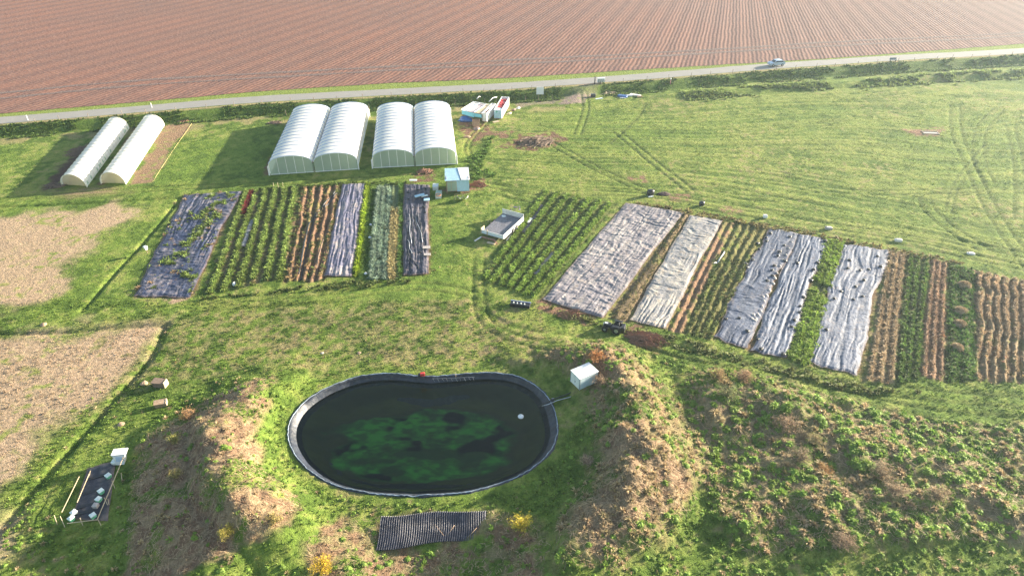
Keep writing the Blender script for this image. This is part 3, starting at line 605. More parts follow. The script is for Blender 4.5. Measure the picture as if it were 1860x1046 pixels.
# ------------------------------------------------------------------ vegetation masses
def tufts(name, pts, size, colr, nb=8, wd=.12, spread=.9, hgt_r=(.5, 1.1), m=None, parent=None, cvar=.25, kind=None, seg=1):
    """pts N,3; size N; colr N,3.  nb blades per tuft, each a narrow bent leaf that starts near the root and arches outwards"""
    N = len(pts)
    if N == 0: return None
    size = np.broadcast_to(size, (N,)); az = rng.random((N, nb)) * 2 * math.pi; tl = rng.random((N, nb)) ** .7 * spread
    ln = size[:, None] * (hgt_r[0] + (hgt_r[1] - hgt_r[0]) * rng.random((N, nb))); w_ = size[:, None] * wd * (.6 + .8 * rng.random((N, nb)))
    dx, dy = np.cos(az), np.sin(az); root = pts[:, None, :] + np.stack([dx * tl * size[:, None] * .25, dy * tl * size[:, None] * .25, 0 * tl], -1)
    ang = tl * 1.35; st = np.sin(ang); ct = np.cos(ang)
    fa = az + (rng.random((N, nb)) - .5) * 2.4; px_, py_ = -np.sin(fa), np.cos(fa); side = np.stack([px_, py_, 0 * px_], -1) * w_[..., None]
    mid = root + np.stack([dx * st * .45, dy * st * .45, .35 + .4 * ct], -1) * ln[..., None] * .8
    tip = root + np.stack([dx * st, dy * st, ct * .85 + .05], -1) * ln[..., None]
    V = np.stack([root - side * .5, root + side * .5, mid - side, mid + side, tip], 2).reshape(-1, 3)
    b_ = np.arange(N * nb)[:, None] * 5; F = np.concatenate([b_ + [0, 1, 3], b_ + [0, 3, 2], b_ + [2, 3, 4]])
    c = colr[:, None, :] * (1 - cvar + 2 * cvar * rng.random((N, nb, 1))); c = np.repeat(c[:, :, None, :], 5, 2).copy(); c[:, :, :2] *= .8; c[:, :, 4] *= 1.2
    o = np_mesh(name, V, F, m or m_leaf, parent, c.reshape(-1, 3))
    if kind: o['kind'] = kind
    return o
def domes(name, pts, size, colr, label, parent=None, m=None, kind='stuff', flat=.75, A=9, B=4):
    """rounded leafy cushions: lumpy half balls with a rough outline"""
    N = len(pts); th = np.linspace(0, 2 * math.pi, A, endpoint=False)[None, None, :]; f = np.linspace(0, 1, B + 1)[:-1][None, :, None]
    jr = 1 + .42 * (rng.random((N, B, A)) - .5); sx_ = (.8 + .5 * rng.random((N, 1, 1))); rot = rng.random((N, 1, 1)) * 6.28
    r_ = np.cos(f * math.pi / 2) * jr; x = r_ * np.cos(th + rot) * sx_; y = r_ * np.sin(th + rot); z = np.sin(f * math.pi / 2) * flat * jr + 0 * th - .08
    S = size[:, None, None]; V = np.stack([x * S + pts[:, 0, None, None], y * S + pts[:, 1, None, None], z * S + pts[:, 2, None, None]], -1).reshape(N, B * A, 3)
    top = pts + np.stack([0 * size, 0 * size, size * flat * .98], 1); V = np.concatenate([V, top[:, None]], 1); n_ = B * A + 1
    i = np.arange(B * A).reshape(B, A); j = np.roll(i, -1, 1); q = np.stack([i[:-1], j[:-1], j[1:], i[1:]], -1).reshape(-1, 4); t1 = q[:, [0, 1, 2]]; t2 = q[:, [0, 2, 3]]; cp = np.stack([i[-1], j[-1], np.full(A, B * A)], -1)
    F = np.concatenate([t1, t2, cp]); F = (np.arange(N)[:, None, None] * n_ + F[None]).reshape(-1, 3)
    c = colr[:, None, :] * (.75 + .5 * rng.random((N, n_, 1)))
    return tag(np_mesh(name, V.reshape(-1, 3), F, m or m_leaf, parent, c.reshape(-1, 3), True), label, 'grass' if not parent else None, kind=kind)
def scatter(poly, dens, ok=None):
    a = poly.min(0); b_ = poly.max(0); n_ = int((b_ - a).prod() * dens); p_ = a + rng.random((n_, 2)) * (b_ - a); p_ = p_[inside(p_[:, 0], p_[:, 1], poly)]
    if ok is not None: p_ = p_[ok(p_[:, 0], p_[:, 1])]
    return p_
def on(p_): return np.c_[p_, hgt(p_[:, 0], p_[:, 1]) - .02]
allbeds = list(BW.values())
def free(x, y, beds=True):
    r, rr = rim_r(x, y); k = r > rr + .75
    k &= y < ry(x) - ROAD_W - .6
    if beds:
        for q in allbeds: k &= ~((mask(x, y, q, .1) > .3))
    return k
PLOT = PW([(112, 955), (175, 835), (232, 835), (205, 955)]); CORR = PW([(683, 1003), (690, 934), (884, 923), (882, 978)])
def clear_near(x, y): return (mask(x, y, PLOT, .2) < .5) & (mask(x, y, CORR, .2) < .5)
MAIN = PW([(-40, 1100), (1900, 1100), (1900, 545), (-60, 545)])
# fine grass of the near ground
p_ = scatter(MAIN, 7.5, lambda x, y: free(x, y) & clear_near(x, y)); c_ = gcol(p_[:, 0], p_[:, 1]); q = rng.random(len(p_))
keep = (fbm(p_[:, 0] * .5, p_[:, 1] * .5, 141, 3) + rng.random(len(p_)) * .5) > .62; gr = c_[:, 1] > c_[:, 0] * 1.1; keep &= gr | (rng.random(len(p_)) < .45)
p_, c_ = p_[keep], c_[keep]
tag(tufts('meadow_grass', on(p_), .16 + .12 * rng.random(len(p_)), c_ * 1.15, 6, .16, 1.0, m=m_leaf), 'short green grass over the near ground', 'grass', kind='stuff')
# mid and far grass
FARP = PW([(-60, 560), (1950, 560), (1950, 180), (1200, 150), (0, 240)])
p_ = scatter(FARP, 2.6, lambda x, y: free(x, y)); c_ = gcol(p_[:, 0], p_[:, 1]); keep = (c_[:, 1] > c_[:, 0] * 1.12) & (fbm(p_[:, 0] * .3, p_[:, 1] * .3, 142, 3) + .3 * rng.random(len(p_)) > .55); p_, c_ = p_[keep], c_[keep]
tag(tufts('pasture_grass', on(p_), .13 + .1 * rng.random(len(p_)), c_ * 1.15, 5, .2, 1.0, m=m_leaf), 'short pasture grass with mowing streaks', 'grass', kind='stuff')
# tussocks of the rough ground and the mounds
def tcols(n_, g=.7, base=None):
    k = rng.random(n_); c = np.where((k < g)[:, None], G(.085, .15, .03) * (.7 + .7 * rng.random((n_, 1))), G(.33, .25, .13) * (.6 + .6 * rng.random((n_, 1))))
    return c
def tfield(poly, dens, gfun, sz=(.3, .6), nb=34, name='tussock_grass', label='', wd=.10, thin=.45, dome=0):
    p_ = scatter(poly, dens, lambda x, y: free(x, y, True) & clear_near(x, y)); k = fbm(p_[:, 0] * .3, p_[:, 1] * .3, 151, 3) + .25 * rng.random(len(p_)) > thin; p_ = p_[k]
    g = gfun(p_[:, 0], p_[:, 1]); k = rng.random(len(p_)) < g
    c = np.where(k[:, None], GRASS * (1.1 + .8 * rng.random((len(p_), 1))) * G(1, 1, 1), STRAW * (.7 + .6 * rng.random((len(p_), 1))))
    mix = rng.random((len(p_), 1)) * .35; c = c * (1 - mix) + GRASS_Y * mix
    S = sz[0] + (sz[1] - sz[0]) * rng.random(len(p_)) ** 2; P3 = on(p_)
    if dome: k = (rng.random(len(p_)) < dome) & k; domes('leafy_cushions', P3[k], S[k] * .7, c[k] * .95, label.replace('tuft', 'cushion').replace('grass', 'growth') + ', rounded')
    return tag(tufts(name, P3, S, c * 1.1, nb, wd, 1.15, (.55, 1.0), m_leaf), label, 'grass', kind='stuff')
tfield(ROUGH, 2.6, lambda x, y: .74 - .6 * ss(.42, .6, fbm(x * .16, y * .16, 153, 3)) * ss(-10, 8, x - 24 + (45 - y) * .6), (.3, .72), 46, 'tussock_grass', 'rounded green and straw tussocks on the rough ground at lower right', dome=.8)
tfield(MOUND_R, 2.4, lambda x, y: .5 * (1 - .7 * mask(x, y, MR_S, 1, 1)), (.3, .62), 36, 'mound_grass', 'tufted grass over the mound right of the pond', dome=.7)
tfield(MOUND_L, 1.2, lambda x, y: .35 + .2 * (x < -22), (.22, .5), 26, 'mound_grass', 'sparse tufts on the dry mound left of the pond', dome=.4)
tfield(PW([(455, 720), (520, 700), (515, 800), (560, 880), (700, 905), (900, 900), (1010, 830), (1075, 720), (1090, 790), (1050, 880), (1000, 930), (700, 930), (600, 960), (560, 900), (480, 840)]), 2.6, lambda x, y: .97 + 0 * x, (.2, .42), 22, 'bank_grass', 'lush green grass ringing the pond', dome=.35)
tfield(PW([(1180, 640), (1290, 680), (1240, 720), (1260, 800), (1350, 1040), (1150, 1046), (1250, 930), (1270, 840), (1220, 720)]), 2.0, lambda x, y: .9 + 0 * x, (.2, .45), 20, 'tussock_grass', 'green tufts in the dip between mound and rough ground', dome=.5)
tfield(PW([(-40, 1100), (-40, 1000), (60, 900), (120, 960), (220, 960), (260, 1050), (620, 1030), (600, 960), (950, 960), (1100, 1040), (1900, 990), (1900, 1100)]), 1.9, lambda x, y: .8 + 0 * x, (.22, .45), 22, 'foreground_grass', 'bright green tufts along the bottom of the view', dome=.6)
tfield(PW([(180, 760), (300, 600), (860, 560), (1000, 620), (980, 650), (700, 672), (540, 690), (420, 690), (320, 710), (240, 790)]), 1.1, lambda x, y: .75 + 0 * x, (.15, .35), 14, 'meadow_tufts', 'low tufts on the worn grass between beds and pond', thin=.5)
tfield(PW([(0, 930), (110, 790), (190, 700), (235, 700), (130, 860), (20, 1000)]), 2.0, lambda x, y: .95 + 0 * x, (.2, .4), 16, 'field_edge_grass', 'green strip of grass beside the dry left field', thin=.4)
# straw litter lying on dry ground
def litter(name, poly, dens, label, ln=(.22, .55), col=STRAW, h=.06, wd=.02):
    p_ = scatter(poly, dens, lambda x, y: free(x, y, False) & clear_near(x, y)); n_ = len(p_); a = rng.random(n_) * math.pi * 2; L = ln[0] + (ln[1] - ln[0]) * rng.random(n_)
    d = np.stack([np.cos(a), np.sin(a)], 1) * (L / 2)[:, None]; s_ = np.stack([-np.sin(a), np.cos(a)], 1) * wd
    e0 = p_ - d; e1 = p_ + d; z0 = hgt(e0[:, 0], e0[:, 1]) + .02 + h * rng.random(n_); z1 = hgt(e1[:, 0], e1[:, 1]) + .02 + h * rng.random(n_) * 2.5
    V = np.stack([np.c_[e0 - s_, z0], np.c_[e0 + s_, z0], np.c_[e1 + s_ * .6, z1], np.c_[e1 - s_ * .6, z1]], 1).reshape(-1, 3); b_ = np.arange(n_)[:, None] * 4
    c = np.repeat((col * (.45 + .9 * rng.random((n_, 1))))[:, None], 4, 1).reshape(-1, 3)
    return tag(np_mesh(name, V, b_ + [0, 1, 2, 3], m_straw, None, c), label, 'straw', kind='stuff')
litter('straw_litter', ML_S, 22, 'dry stalks matted over the mound left of the pond')
litter('straw_litter', MR_S, 22, 'dry stalks matted over the bare flank of the right mound')
litter('straw_litter', BERM_S, 12, 'dry stalks around the corrugated black sheet')
litter('straw_litter', MOUND_R, 7, 'dead stalks tangled over the right mound', (.3, .8))
litter('straw_litter', ROUGH, 9, 'dead stalks between the tussocks at lower right', (.4, .9))
litter('stubble', DRYP[1][0], 7, 'pale stubble on the near dry field at left', (.15, .32), PINK * 1.1, .03, .02)
litter('stubble', DRYP[0][0], 4.5, 'pale stubble on the farther dry field at left', (.18, .36), PINK * 1.1, .03, .025)
# rows of crops
def croprow(name, key, us, label, size, colf, nb=10, step=.3, jit=.25, wd=.16, vr=(0, 1), m=None, thin=.46):
    step *= .75
    TL, TR_, BR, BL = BW[key]; ln = np.hypot(*(TL - BL)); P_ = []; 
    for u in us:
        n_ = int(ln * (vr[1] - vr[0]) / step); v = vr[0] + (np.arange(n_) + rng.random(n_)) / n_ * (vr[1] - vr[0]); uu = u + (fbm(v * 5, v * 0 + 3, 31 + BEDS[key][2], 3) - .5) * -.12
        p = ((BL * (1 - u) + BR * u)[None] * (1 - v[:, None]) + (TL * (1 - u) + TR_ * u)[None] * v[:, None]); p += (rng.random(p.shape) - .5) * 2 * jit; P_.append(p)
    p_ = np.concatenate(P_); p_ = p_ + rng.normal(0, jit * .45, p_.shape); k = fbm(p_[:, 0] * .45, p_[:, 1] * .45, 161 + len(key), 3) + .25 * rng.random(len(p_)) > thin; p_ = p_[k]; c = colf(len(p_)) * (.55 + .9 * fbm(p_[:, 0] * .8, p_[:, 1] * .3, 163, 3))[:, None]; nb = int(nb * 1.7); wd *= .65
    return tag(tufts(name, on(p_), size[0] + (size[1] - size[0]) * rng.random(len(p_)), c, nb, wd, 1.05, (.6, 1.1), m or m_leaf), label, 'crops', kind='stuff')
gg = lambda c, a=.6, b_=.8: (lambda n_: G(*c) * (a + b_ * rng.random((n_, 1))))
croprow('crop_rows', 'kale', (np.arange(7) + .5) / 7, 'lush green leafy rows left of the widest grey sheet', (.3, .6), gg((.20, .29, .06)), 12, .12, .22, thin=.36)
croprow('weedy_crop_rows', 'weeds', (np.arange(6) + .5) / 6, 'weedy green rows right of the tattered blue black sheet', (.25, .6), gg((.21, .28, .07)), 12, .12, .26, thin=.38)
for key_, lab_, col_, nn_ in (('kale', 'mixed weeds between the lush green rows', (.15, .21, .05), 2.2), ('weeds', 'mixed weeds between the weedy green rows', (.19, .21, .07), 2.2), ('green1', 'weeds between the green rows at right', (.15, .19, .06), 2.0), ('green2', 'weeds around the hay heaps', (.14, .21, .05), 2.4),
                              ('redsoil', 'scattered weeds among the red furrows', (.2, .18, .07), 1.0), ('brown1', 'scattered weeds on the brown bed', (.22, .2, .09), 1.2), ('weedy', 'scattered weeds on the weedy bed', (.19, .19, .07), 1.8), ('straw', 'loose straw between the mulched rows', (.42, .31, .18), 1.5), ('brown2', 'loose stalks on the reddish furrows', (.3, .22, .12), 1.2)):
    p_ = scatter(BW[key_], nn_, lambda x, y: fbm(x * .7, y * .35, 191, 3) > .42); n_ = len(p_)
    tag(tufts('bed_weeds', on(p_), .12 + .34 * rng.random(n_) ** 2, G(*col_) * (.5 + 1.0 * rng.random((n_, 1))) * (1 + .25 * rng.normal(0, 1, (n_, 3)).clip(-1, 1) * G(1, .3, .5)), 14, .11, 1.15), lab_, 'weeds', kind='stuff')
croprow('red_leaf_row', 'weeds', [.14, .18], 'dark red leafy row at the far end of the weedy green rows', (.3, .5), gg((.22, .04, .04)), 12, .14, .1, .12, (.72, 1))
croprow('hedge_row', 'lane', [.12], 'bright yellow green hedge row beside the mauve grey sheet', (.45, .75), gg((.24, .32, .03)), 16, .14, .12)
croprow('lane_grass', 'lane', [.4, .6, .8], 'short grass of the lane between two beds', (.15, .25), gg((.06, .12, .02)), 6, .2, .25)
croprow('leek_rows', 'leeks', [.1, .3, .5], 'grey green leek rows left of the black sheet', (.45, .75), gg((.25, .33, .24)), 12, .16, .12, .1, (0, .95))
croprow('seeding_rows', 'leeks', [.66, .8], 'tan seeding stems right of the leeks', (.4, .7), gg((.36, .30, .14)), 10, .18, .12, .1, (0, .7), m_straw)
croprow('green_row', 'leeks', [.95], 'green weeds along the left edge of the black sheet', (.35, .6), gg((.10, .18, .04)), 12, .2, .15)
tfield(PW([(785,378),(860,376),(870,500),(784,503)]), 4.5, lambda x, y: .9 + 0 * x, (.15, .35), 9, 'tall_grass', 'taller streaky grass right of the narrow black sheet', thin=.42)
croprow('grass_strip', 'strip', np.linspace(.0, 1, 5), 'bright grass strip between two blue grey sheets', (.35, .6), gg((.19, .27, .05)), 14, .16, .22)
croprow('weedy_strip', 'weedy', np.linspace(.1, .9, 4), 'sparse weeds in rows left of the bagged blue grey sheet', (.2, .45), gg((.12, .15, .05)), 9, .3, .2, .16, (.0, .65))
croprow('weeds_on_furrows', 'redsoil', [.05, .25, .6, .95], 'dead and green weeds along the red furrows', (.25, .5), lambda n_: np.where(rng.random((n_, 1)) < .5, G(.13, .17, .05), G(.34, .24, .12)) * (.7 + .6 * rng.random((n_, 1))), 9, .35, .3)
croprow('weedy_rows', 'green1', [.2, .5, .85], 'green rows between the brown beds at right', (.25, .5), gg((.11, .18, .04)), 11, .18, .22)
croprow('weedy_rows', 'green2', [.15, .4, .65, .9], 'green weeds around the dry grass heaps at right', (.25, .5), gg((.10, .18, .04)), 11, .16, .3)
croprow('dry_stalks', 'brown1', [.2, .5, .8], 'flattened dry stalks on the brown bed right of the last sheet', (.25, .5), gg((.42, .31, .19)), 9, .16, .25, .1, (0, 1), m_straw)
croprow('dry_stalks', 'brown2', [.2, .5, .8], 'dry stalks on the reddish furrows at right', (.2, .4), gg((.38, .25, .16)), 8, .18, .2, .1, (0, 1), m_straw)
croprow('mulch_rows', 'straw', (np.arange(9) + .5) / 9, 'straw mulched rows at the right edge of the view', (.2, .38), gg((.46, .33, .2)), 9, .08, .2, .1, (0, 1), m_straw)
croprow('edge_weeds', 'gap', [.3, .7], 'weeds in the soil gap between the two palest sheets', (.15, .35), gg((.16, .14, .06)), 8, .3, .2)
# weeds through the tattered sheet and along bed ends
q = BW['tattered']; p_ = scatter(q, 1.3, lambda x, y: fbm(x * .35, y * .3, 171, 3) > .5)
zz = hgt(p_[:, 0], p_[:, 1], False) + .12
tag(tufts('weed_clumps', np.c_[p_, zz], .25 + .5 * rng.random(len(p_)) ** 2, np.where(rng.random((len(p_), 1)) < .6, G(.14, .19, .05), G(.34, .24, .15)), 16, .12, 1.1), 'weeds breaking through the tattered black sheet', 'weeds', kind='stuff')
cl = PW([(385, 360), (386, 376), (371, 391), (376, 404), (356, 430), (341, 445), (396, 394), (331, 465), (352, 506), (362, 398), (420, 356), (300, 478), (312, 480), (378, 385), (348, 438), (400, 372), (366, 415), (340, 500)])
p_ = (cl[:, None] + rng.normal(0, .45, (len(cl), 9, 2))).reshape(-1, 2); tag(tufts('weed_clumps', np.c_[p_, hgt(p_[:, 0], p_[:, 1], False) + .15], .35 + .45 * rng.random(len(p_)), gg((.17, .23, .06))(len(p_)), 18, .1, 1.1), 'green clumps growing through the middle of the tattered sheet', 'weeds', kind='stuff')
for pl, lab, n_, cc in (([(350, 545), (560, 520), (640, 512), (780, 508), (640, 525), (500, 535)], 'scrubby weeds along the near ends of the left beds', 3, (.13, .16, .05)),
                        ([(985, 555), (1100, 590), (1230, 612), (1360, 650), (1560, 700), (1700, 715), (1560, 715), (1350, 668), (1100, 600)], 'scrubby weeds along the near ends of the right beds', 3, (.15, .17, .06)),
                        ([(1120, 362), (1260, 385), (1400, 408), (1520, 432), (1700, 465), (1760, 480), (1700, 474), (1500, 437), (1250, 392)], 'dry weeds along the far ends of the right beds', 4, (.2, .17, .07)),
                        ([(430, 348), (560, 336), (730, 328), (740, 334), (560, 342)], 'weeds along the far ends of the left beds', 4, (.12, .17, .04)),
                        ([(845, 290), (880, 270), (900, 240), (875, 300), (900, 320), (860, 330)], 'tall green weeds right of the second greenhouse', 4, (.1, .18, .03))):
    p_ = scatter(PW(pl), n_); tag(tufts('scrub_weeds', on(p_), .3 + .4 * rng.random(len(p_)), gg(cc)(len(p_)), 14, .13, 1.1), lab, 'weeds', kind='stuff')
# vegetation on the road bank and along the second ditch
x_ = rng.random(9000) * 300 - 140; e_ = -ROAD_W - 1 - rng.random(9000) * 6.5; y_ = ry(x_) + e_; k = (np.abs(x_ - 17) > 5) & (fbm(x_ * .2, y_ * .2, 181, 3) > .36)
p_ = np.c_[x_, y_][k]; tag(tufts('bank_vegetation', on(p_), .25 + .3 * rng.random(len(p_)), gg((.09, .14, .03))(len(p_)), 9, .2, 1.1), 'dark green growth on the road embankment', 'vegetation', kind='stuff')
x_ = 40 + rng.random(4200) * 130; yl = ry(x_) - 14 - .02 * (x_ - 40); y_ = yl + .6 + rng.normal(0, 1.5, len(x_)); k = fbm(x_ * .15, y_ * .3, 185, 3) > .47
p_ = np.c_[x_, y_][k]; tag(tufts('ditch_scrub', on(p_), .4 + .45 * rng.random(len(p_)), gg((.22, .28, .08))(len(p_)), 16, .14, 1.1), 'low leafy scrub along the ditch below the road at right', 'scrub', kind='stuff')

# ------------------------------------------------------------------ greenhouses
def arch(w_, eave, top, n=20, ell=True):
    """points of the cross-section from left eave over the ridge to right eave"""
    return [(-w_ / 2 * math.cos(math.pi * i / n), eave + (top - eave) * math.sin(math.pi * i / n) ** .92) for i in range(n + 1)]
def greenhouse(name, label, fl, fr_, rl, ext=0):
    """front-left, front-right ground points, rear-left ground point"""
    fl, fr_, rl = (np.array(a[:2]) for a in (fl, fr_, rl)); ux = (fr_ - fl); Wd = np.hypot(*ux); rz = math.atan2(ux[1], ux[0]); ly = rl - fl
    L = abs(-math.sin(rz) * ly[0] + math.cos(rz) * ly[1]); shear = (math.cos(rz) * ly[0] + math.sin(rz) * ly[1]) / L
    t = thing(name, label, 'greenhouse', (fl[0], fl[1], 0), rz, 'twin bay greenhouses'); bw = Wd / 2; ev, tp_ = 2.05, 3.6
    sh = lambda x, y, z: (x + shear * y, y, z)
    for b_ in range(2):
        x0 = bw * (b_ + .5); a = arch(bw - .16, ev, tp_, 28); NY = 40
        mb = MB(); V = []; 
        for j in range(NY + 1):
            for (u, z) in a: V.append(sh(x0 + u, L * j / NY, z - .012 * (1 - math.cos(2 * math.pi * j / NY * 17))))
        for (u, z) in a[::-1]: pass
        n_ = len(a); F = [(j * n_ + i, j * n_ + i + 1, (j + 1) * n_ + i + 1, (j + 1) * n_ + i) for j in range(NY) for i in range(n_ - 1)]
        mb.add(V, F); mb.build('roof_film', m_film, t, True)
        for h_ in range(17):
            yy = .05 + (L - .1) * h_ / 16; mb = MB(); mb.tube([sh(x0 + u * 1.0, yy, z + .02) for (u, z) in a[1:-1]], .05, 5); mb.build('hoop', m_hoop, t, True)
        for end in (0, 1):     # gable wall: panel under the arch with mullions
            yy = .12 if end == 0 else L - .12; a2 = arch(bw - .3, ev, tp_ - .08, 28); V = [sh(x0 + u, yy, z) for (u, z) in a2]; V2 = [sh(x0 + u, yy, .12) for (u, z) in a2]
            mb = MB(); mb.add(V + V2, [(i, i + 1, n_ + i + 1, n_ + i) for i in range(n_ - 1)]); g = mb.build('gable_wall', m_clear, t)
            mb = MB()
            for k in range(1, 5):
                uu = (k / 5 - .5) * (bw - .3); zt = np.interp(uu, [p[0] for p in a2], [p[1] for p in a2]); mb.tube([sh(x0 + uu, yy - .05, .05), sh(x0 + uu, yy - .05, zt)], .045, 4)
            mb.tube([sh(x0 - bw / 2 + .15, yy - .03, .12), sh(x0 + bw / 2 - .15, yy - .03, .12)], .07, 4)
            mb.tube([sh(x0 + u, yy - .06, z + .05) for (u, z) in a2], .07, 5)
            mb.build('gable_frame', m_white, g)
    for s_, xx in ((0, .06), (1, Wd - .06)):  # side walls with rolled film and posts
        mb = MB(); V = [sh(xx + .02 * math.sin(j * 2.1), L * j / 34, z) for z in (.25, 1.2, ev + .02) for j in range(35)]
        mb.add(V, [(r * 35 + j, r * 35 + j + 1, (r + 1) * 35 + j + 1, (r + 1) * 35 + j) for r in range(2) for j in range(34)]); mb.build('side_wall', m_film, t, True)
        mb = MB(); mb.tube([sh(xx + (.12 if s_ else -.12), 0.1, 1.0), sh(xx + (.12 if s_ else -.12), L - .1, 1.02)], .08, 6); mb.build('rolled_film', m_palewh, t, True)
        for yy in (0, L):
            mb = MB(); dx = -.25 if s_ == 0 else .25; mb.quadp([sh(xx, yy, .05), sh(xx + dx, yy - .1, .05), sh(xx + dx * .9, yy - .1, 1.8), sh(xx, yy, ev)], .06); mb.build('end_brace', m_white, t)
    mb = MB(); mb.add([sh(bw - .14, -.1, ev + .05), sh(bw + .14, -.1, ev + .05), sh(bw + .14, L + .1, ev + .05), sh(bw - .14, L + .1, ev + .05), sh(bw, -.1, ev - .15), sh(bw, L + .1, ev - .15)], [(0, 4, 5, 3), (4, 1, 2, 5)])
    mb.box((bw - .17, -.1, ev + .04), (bw - .13, L + .1, ev + .1)) if abs(shear) < 1e-3 else None
    mb.build('valley_gutter', mat('gutter_rust', (.30, .19, .13), .6, .3, .3, 2), t)
    for j in range(9): mb = MB(); mb.tube([sh(bw, L * j / 8, 0), sh(bw, L * j / 8, ev - .1)], .05, 5); mb.build('valley_post', m_metal, t)
    # crops inside
    n_ = 1400; xx = rng.random(n_) * (Wd - 1) + .5; yy = rng.random(n_) * (L - 1.5) + .7; pts = np.c_[xx + shear * yy, yy, np.full(n_, .05)]
    tufts('crops_inside', pts, .3 + .4 * rng.random(n_), gg((.09, .2, .05))(n_), 9, .16, 1.0, parent=t, kind='stuff')
    return t
greenhouse('greenhouse', 'white arched twin bay greenhouse, farther left of the two big ones', P(490.5, 319), P(651, 308.5), P(534.5, 221))
greenhouse('greenhouse', 'white arched twin bay greenhouse nearest the trailers and tool shed', P(677.5, 306.5), P(829.5, 299), P(687, 217))
def tunnel(fl, fr_, rl, label, top=2.35):
    fl, fr_, rl = (np.array(a[:2]) for a in (fl, fr_, rl)); ux = fr_ - fl; Wd = np.hypot(*ux); rz = math.atan2(ux[1], ux[0]); ly = rl - fl
    L = -math.sin(rz) * ly[0] + math.cos(rz) * ly[1]; shear = (math.cos(rz) * ly[0] + math.sin(rz) * ly[1]) / L
    t = thing('polytunnel', label, 'polytunnel', (*fl, 0), rz, 'low polytunnels'); sh = lambda x, y, z: (x + shear * y, y, z)
    a = [(-Wd / 2 * math.cos(math.pi * i / 20), top * math.sin(math.pi * i / 20) ** .8) for i in range(21)]; NY = 72; mb = MB(); V = []
    for j in range(NY + 1):
        sag = .035 * (1 - math.cos(2 * math.pi * j / NY * 18)) * .5
        for (u, z) in a: V.append(sh(Wd / 2 + u * (1 - sag / 2), L * j / NY, z * (1 - sag) + .03))
    mb.add(V, [(j * 21 + i, j * 21 + i + 1, (j + 1) * 21 + i + 1, (j + 1) * 21 + i) for j in range(NY) for i in range(20)])
    o = mb.build('tunnel_film', m_film, t, True)
    for h_ in range(19):
        yy = L * h_ / 18; mb = MB(); mb.tube([sh(Wd / 2 + u * 1.005, yy, z * 1.005 + .05) for (u, z) in a], .035 if 0 < h_ < 18 else .07, 5); mb.build('hoop', m_rope, t, True)
    for s_ in (0, 1):
        n_ = 40
        for j in range(n_):
            if random.random() < .45: mb = MB(); y0 = L * (j + .1) / n_; xx = -.02 if s_ == 0 else Wd + .02; mb.quadp([sh(xx, y0, .3), sh(xx, y0 + L / n_ * .7, .3), sh(xx - (.04 if s_ else -.04), y0 + L / n_ * .7, .85), sh(xx - (.04 if s_ else -.04), y0, .85)], .02); mb.build('vent_flap', m_clear, t)
    mb = MB(); 
    a3 = [(u * .97, z * .97) for u, z in a]; V = [sh(Wd / 2 + u, L - .25, z + .02) for u, z in a3]; mb.add(V + [sh(Wd / 2, L - .25, .02)], [(i, i + 1, 21) for i in range(20)]); mb.build('end_wall', m_clear, t)
    mb = MB(); V = [sh(Wd / 2 + u, .45, z + .02) for u, z in a3]; mb.add(V + [sh(Wd / 2, .6, .02)], [(i, i + 1, 21) for i in range(20)]); mb.build('end_wall', m_beige, t)
tunnel(P(113, 338), P(158, 341), P(197, 232), 'low white polytunnel, left one of the narrow pair')
tunnel(P(184, 335), P(229, 336), P(261, 228), 'low white polytunnel, right one of the narrow pair, with small torn patches')

# ------------------------------------------------------------------ small buildings, trailers and farm gear
def frame3(nl, nr, fr_):
    """local frame from near-left, near-right, far-right world points: returns loc, rz, width, length"""
    nl, nr, fr_ = (np.array(a[:2]) for a in (nl, nr, fr_)); u = nr - nl; return nl, math.atan2(u[1], u[0]), np.hypot(*u), np.hypot(*(fr_ - nr))
gz = lambda x, y: float(hgt(x, y)[0])
# tool shed
nl = P(811, 352); loc, rz, wd_, _ = frame3(nl, P(853, 350), P(853, 335)); D = 3.4
t = thing('tool_shed', 'small hut with half blue half white roof and pale blue front board', 'shed', (*loc, 0), rz)
z0 = .35; mb = MB(); mb.box((.05, .05, z0), (wd_ - .05, .12, 2.55)); mb.box((.05, .13, z0), (.13, D - .13, 2.8)); mb.box((wd_ - .13, .13, z0), (wd_ - .05, D - .13, 2.8)); mb.box((.05, D - .12, z0), (wd_ - .05, D - .05, 3.0)); mb.box((.14, .13, z0), (wd_ - .14, D - .13, z0 + .1)); mb.build('wall', m_brown, t)
mb = MB()
for x in (.1, wd_ - .1):
    for y in (.1, D - .1): mb.box((x - .08, y - .08, -.3), (x + .08, y + .08, z0 - .003))
mb.build('stilts', m_wood, t)
mb = MB(); mb.box((.22, -.01, z0 + .12), (wd_ * .45, .047, 2.25)); wn = mb.build('window', m_clear, t)
mb = MB()
for x in (.2, wd_ * .225, wd_ * .45): mb.box((x - .04, -.05, z0 + .1), (x + .04, -.013, 2.3))
mb.box((.16, -.05, 2.303), (wd_ * .45 + .04, -.013, 2.38)); mb.build('window_frame', m_woodl, wn)
mb = MB(); mb.quadp([(wd_ * .47, -.05, z0), (wd_ - .02, -.05, z0), (wd_ - .02, -.05, 2.5), (wd_ * .45, -.05, 2.5)], .05); mb.build('front_board', m_blue, t)
def corr(p00, p10, p11, p01, n_, amp=.03, th=.02):
    p00, p10, p11, p01 = (Vector(p) for p in (p00, p10, p11, p01)); nrm = (p10 - p00).cross(p01 - p00).normalized(); V = []; N = n_ * 4
    for r in range(2):
        for i in range(N + 1):
            t_ = i / N; q0 = p00.lerp(p10, t_); q1 = p01.lerp(p11, t_); V.append((q1 if r else q0) + nrm * amp * math.sin(2 * math.pi * i / 4 + .3))
    return V, [(i, i + 1, N + 2 + i, N + 1 + i) for i in range(N)]
rh = lambda y: 2.62 + .14 * y
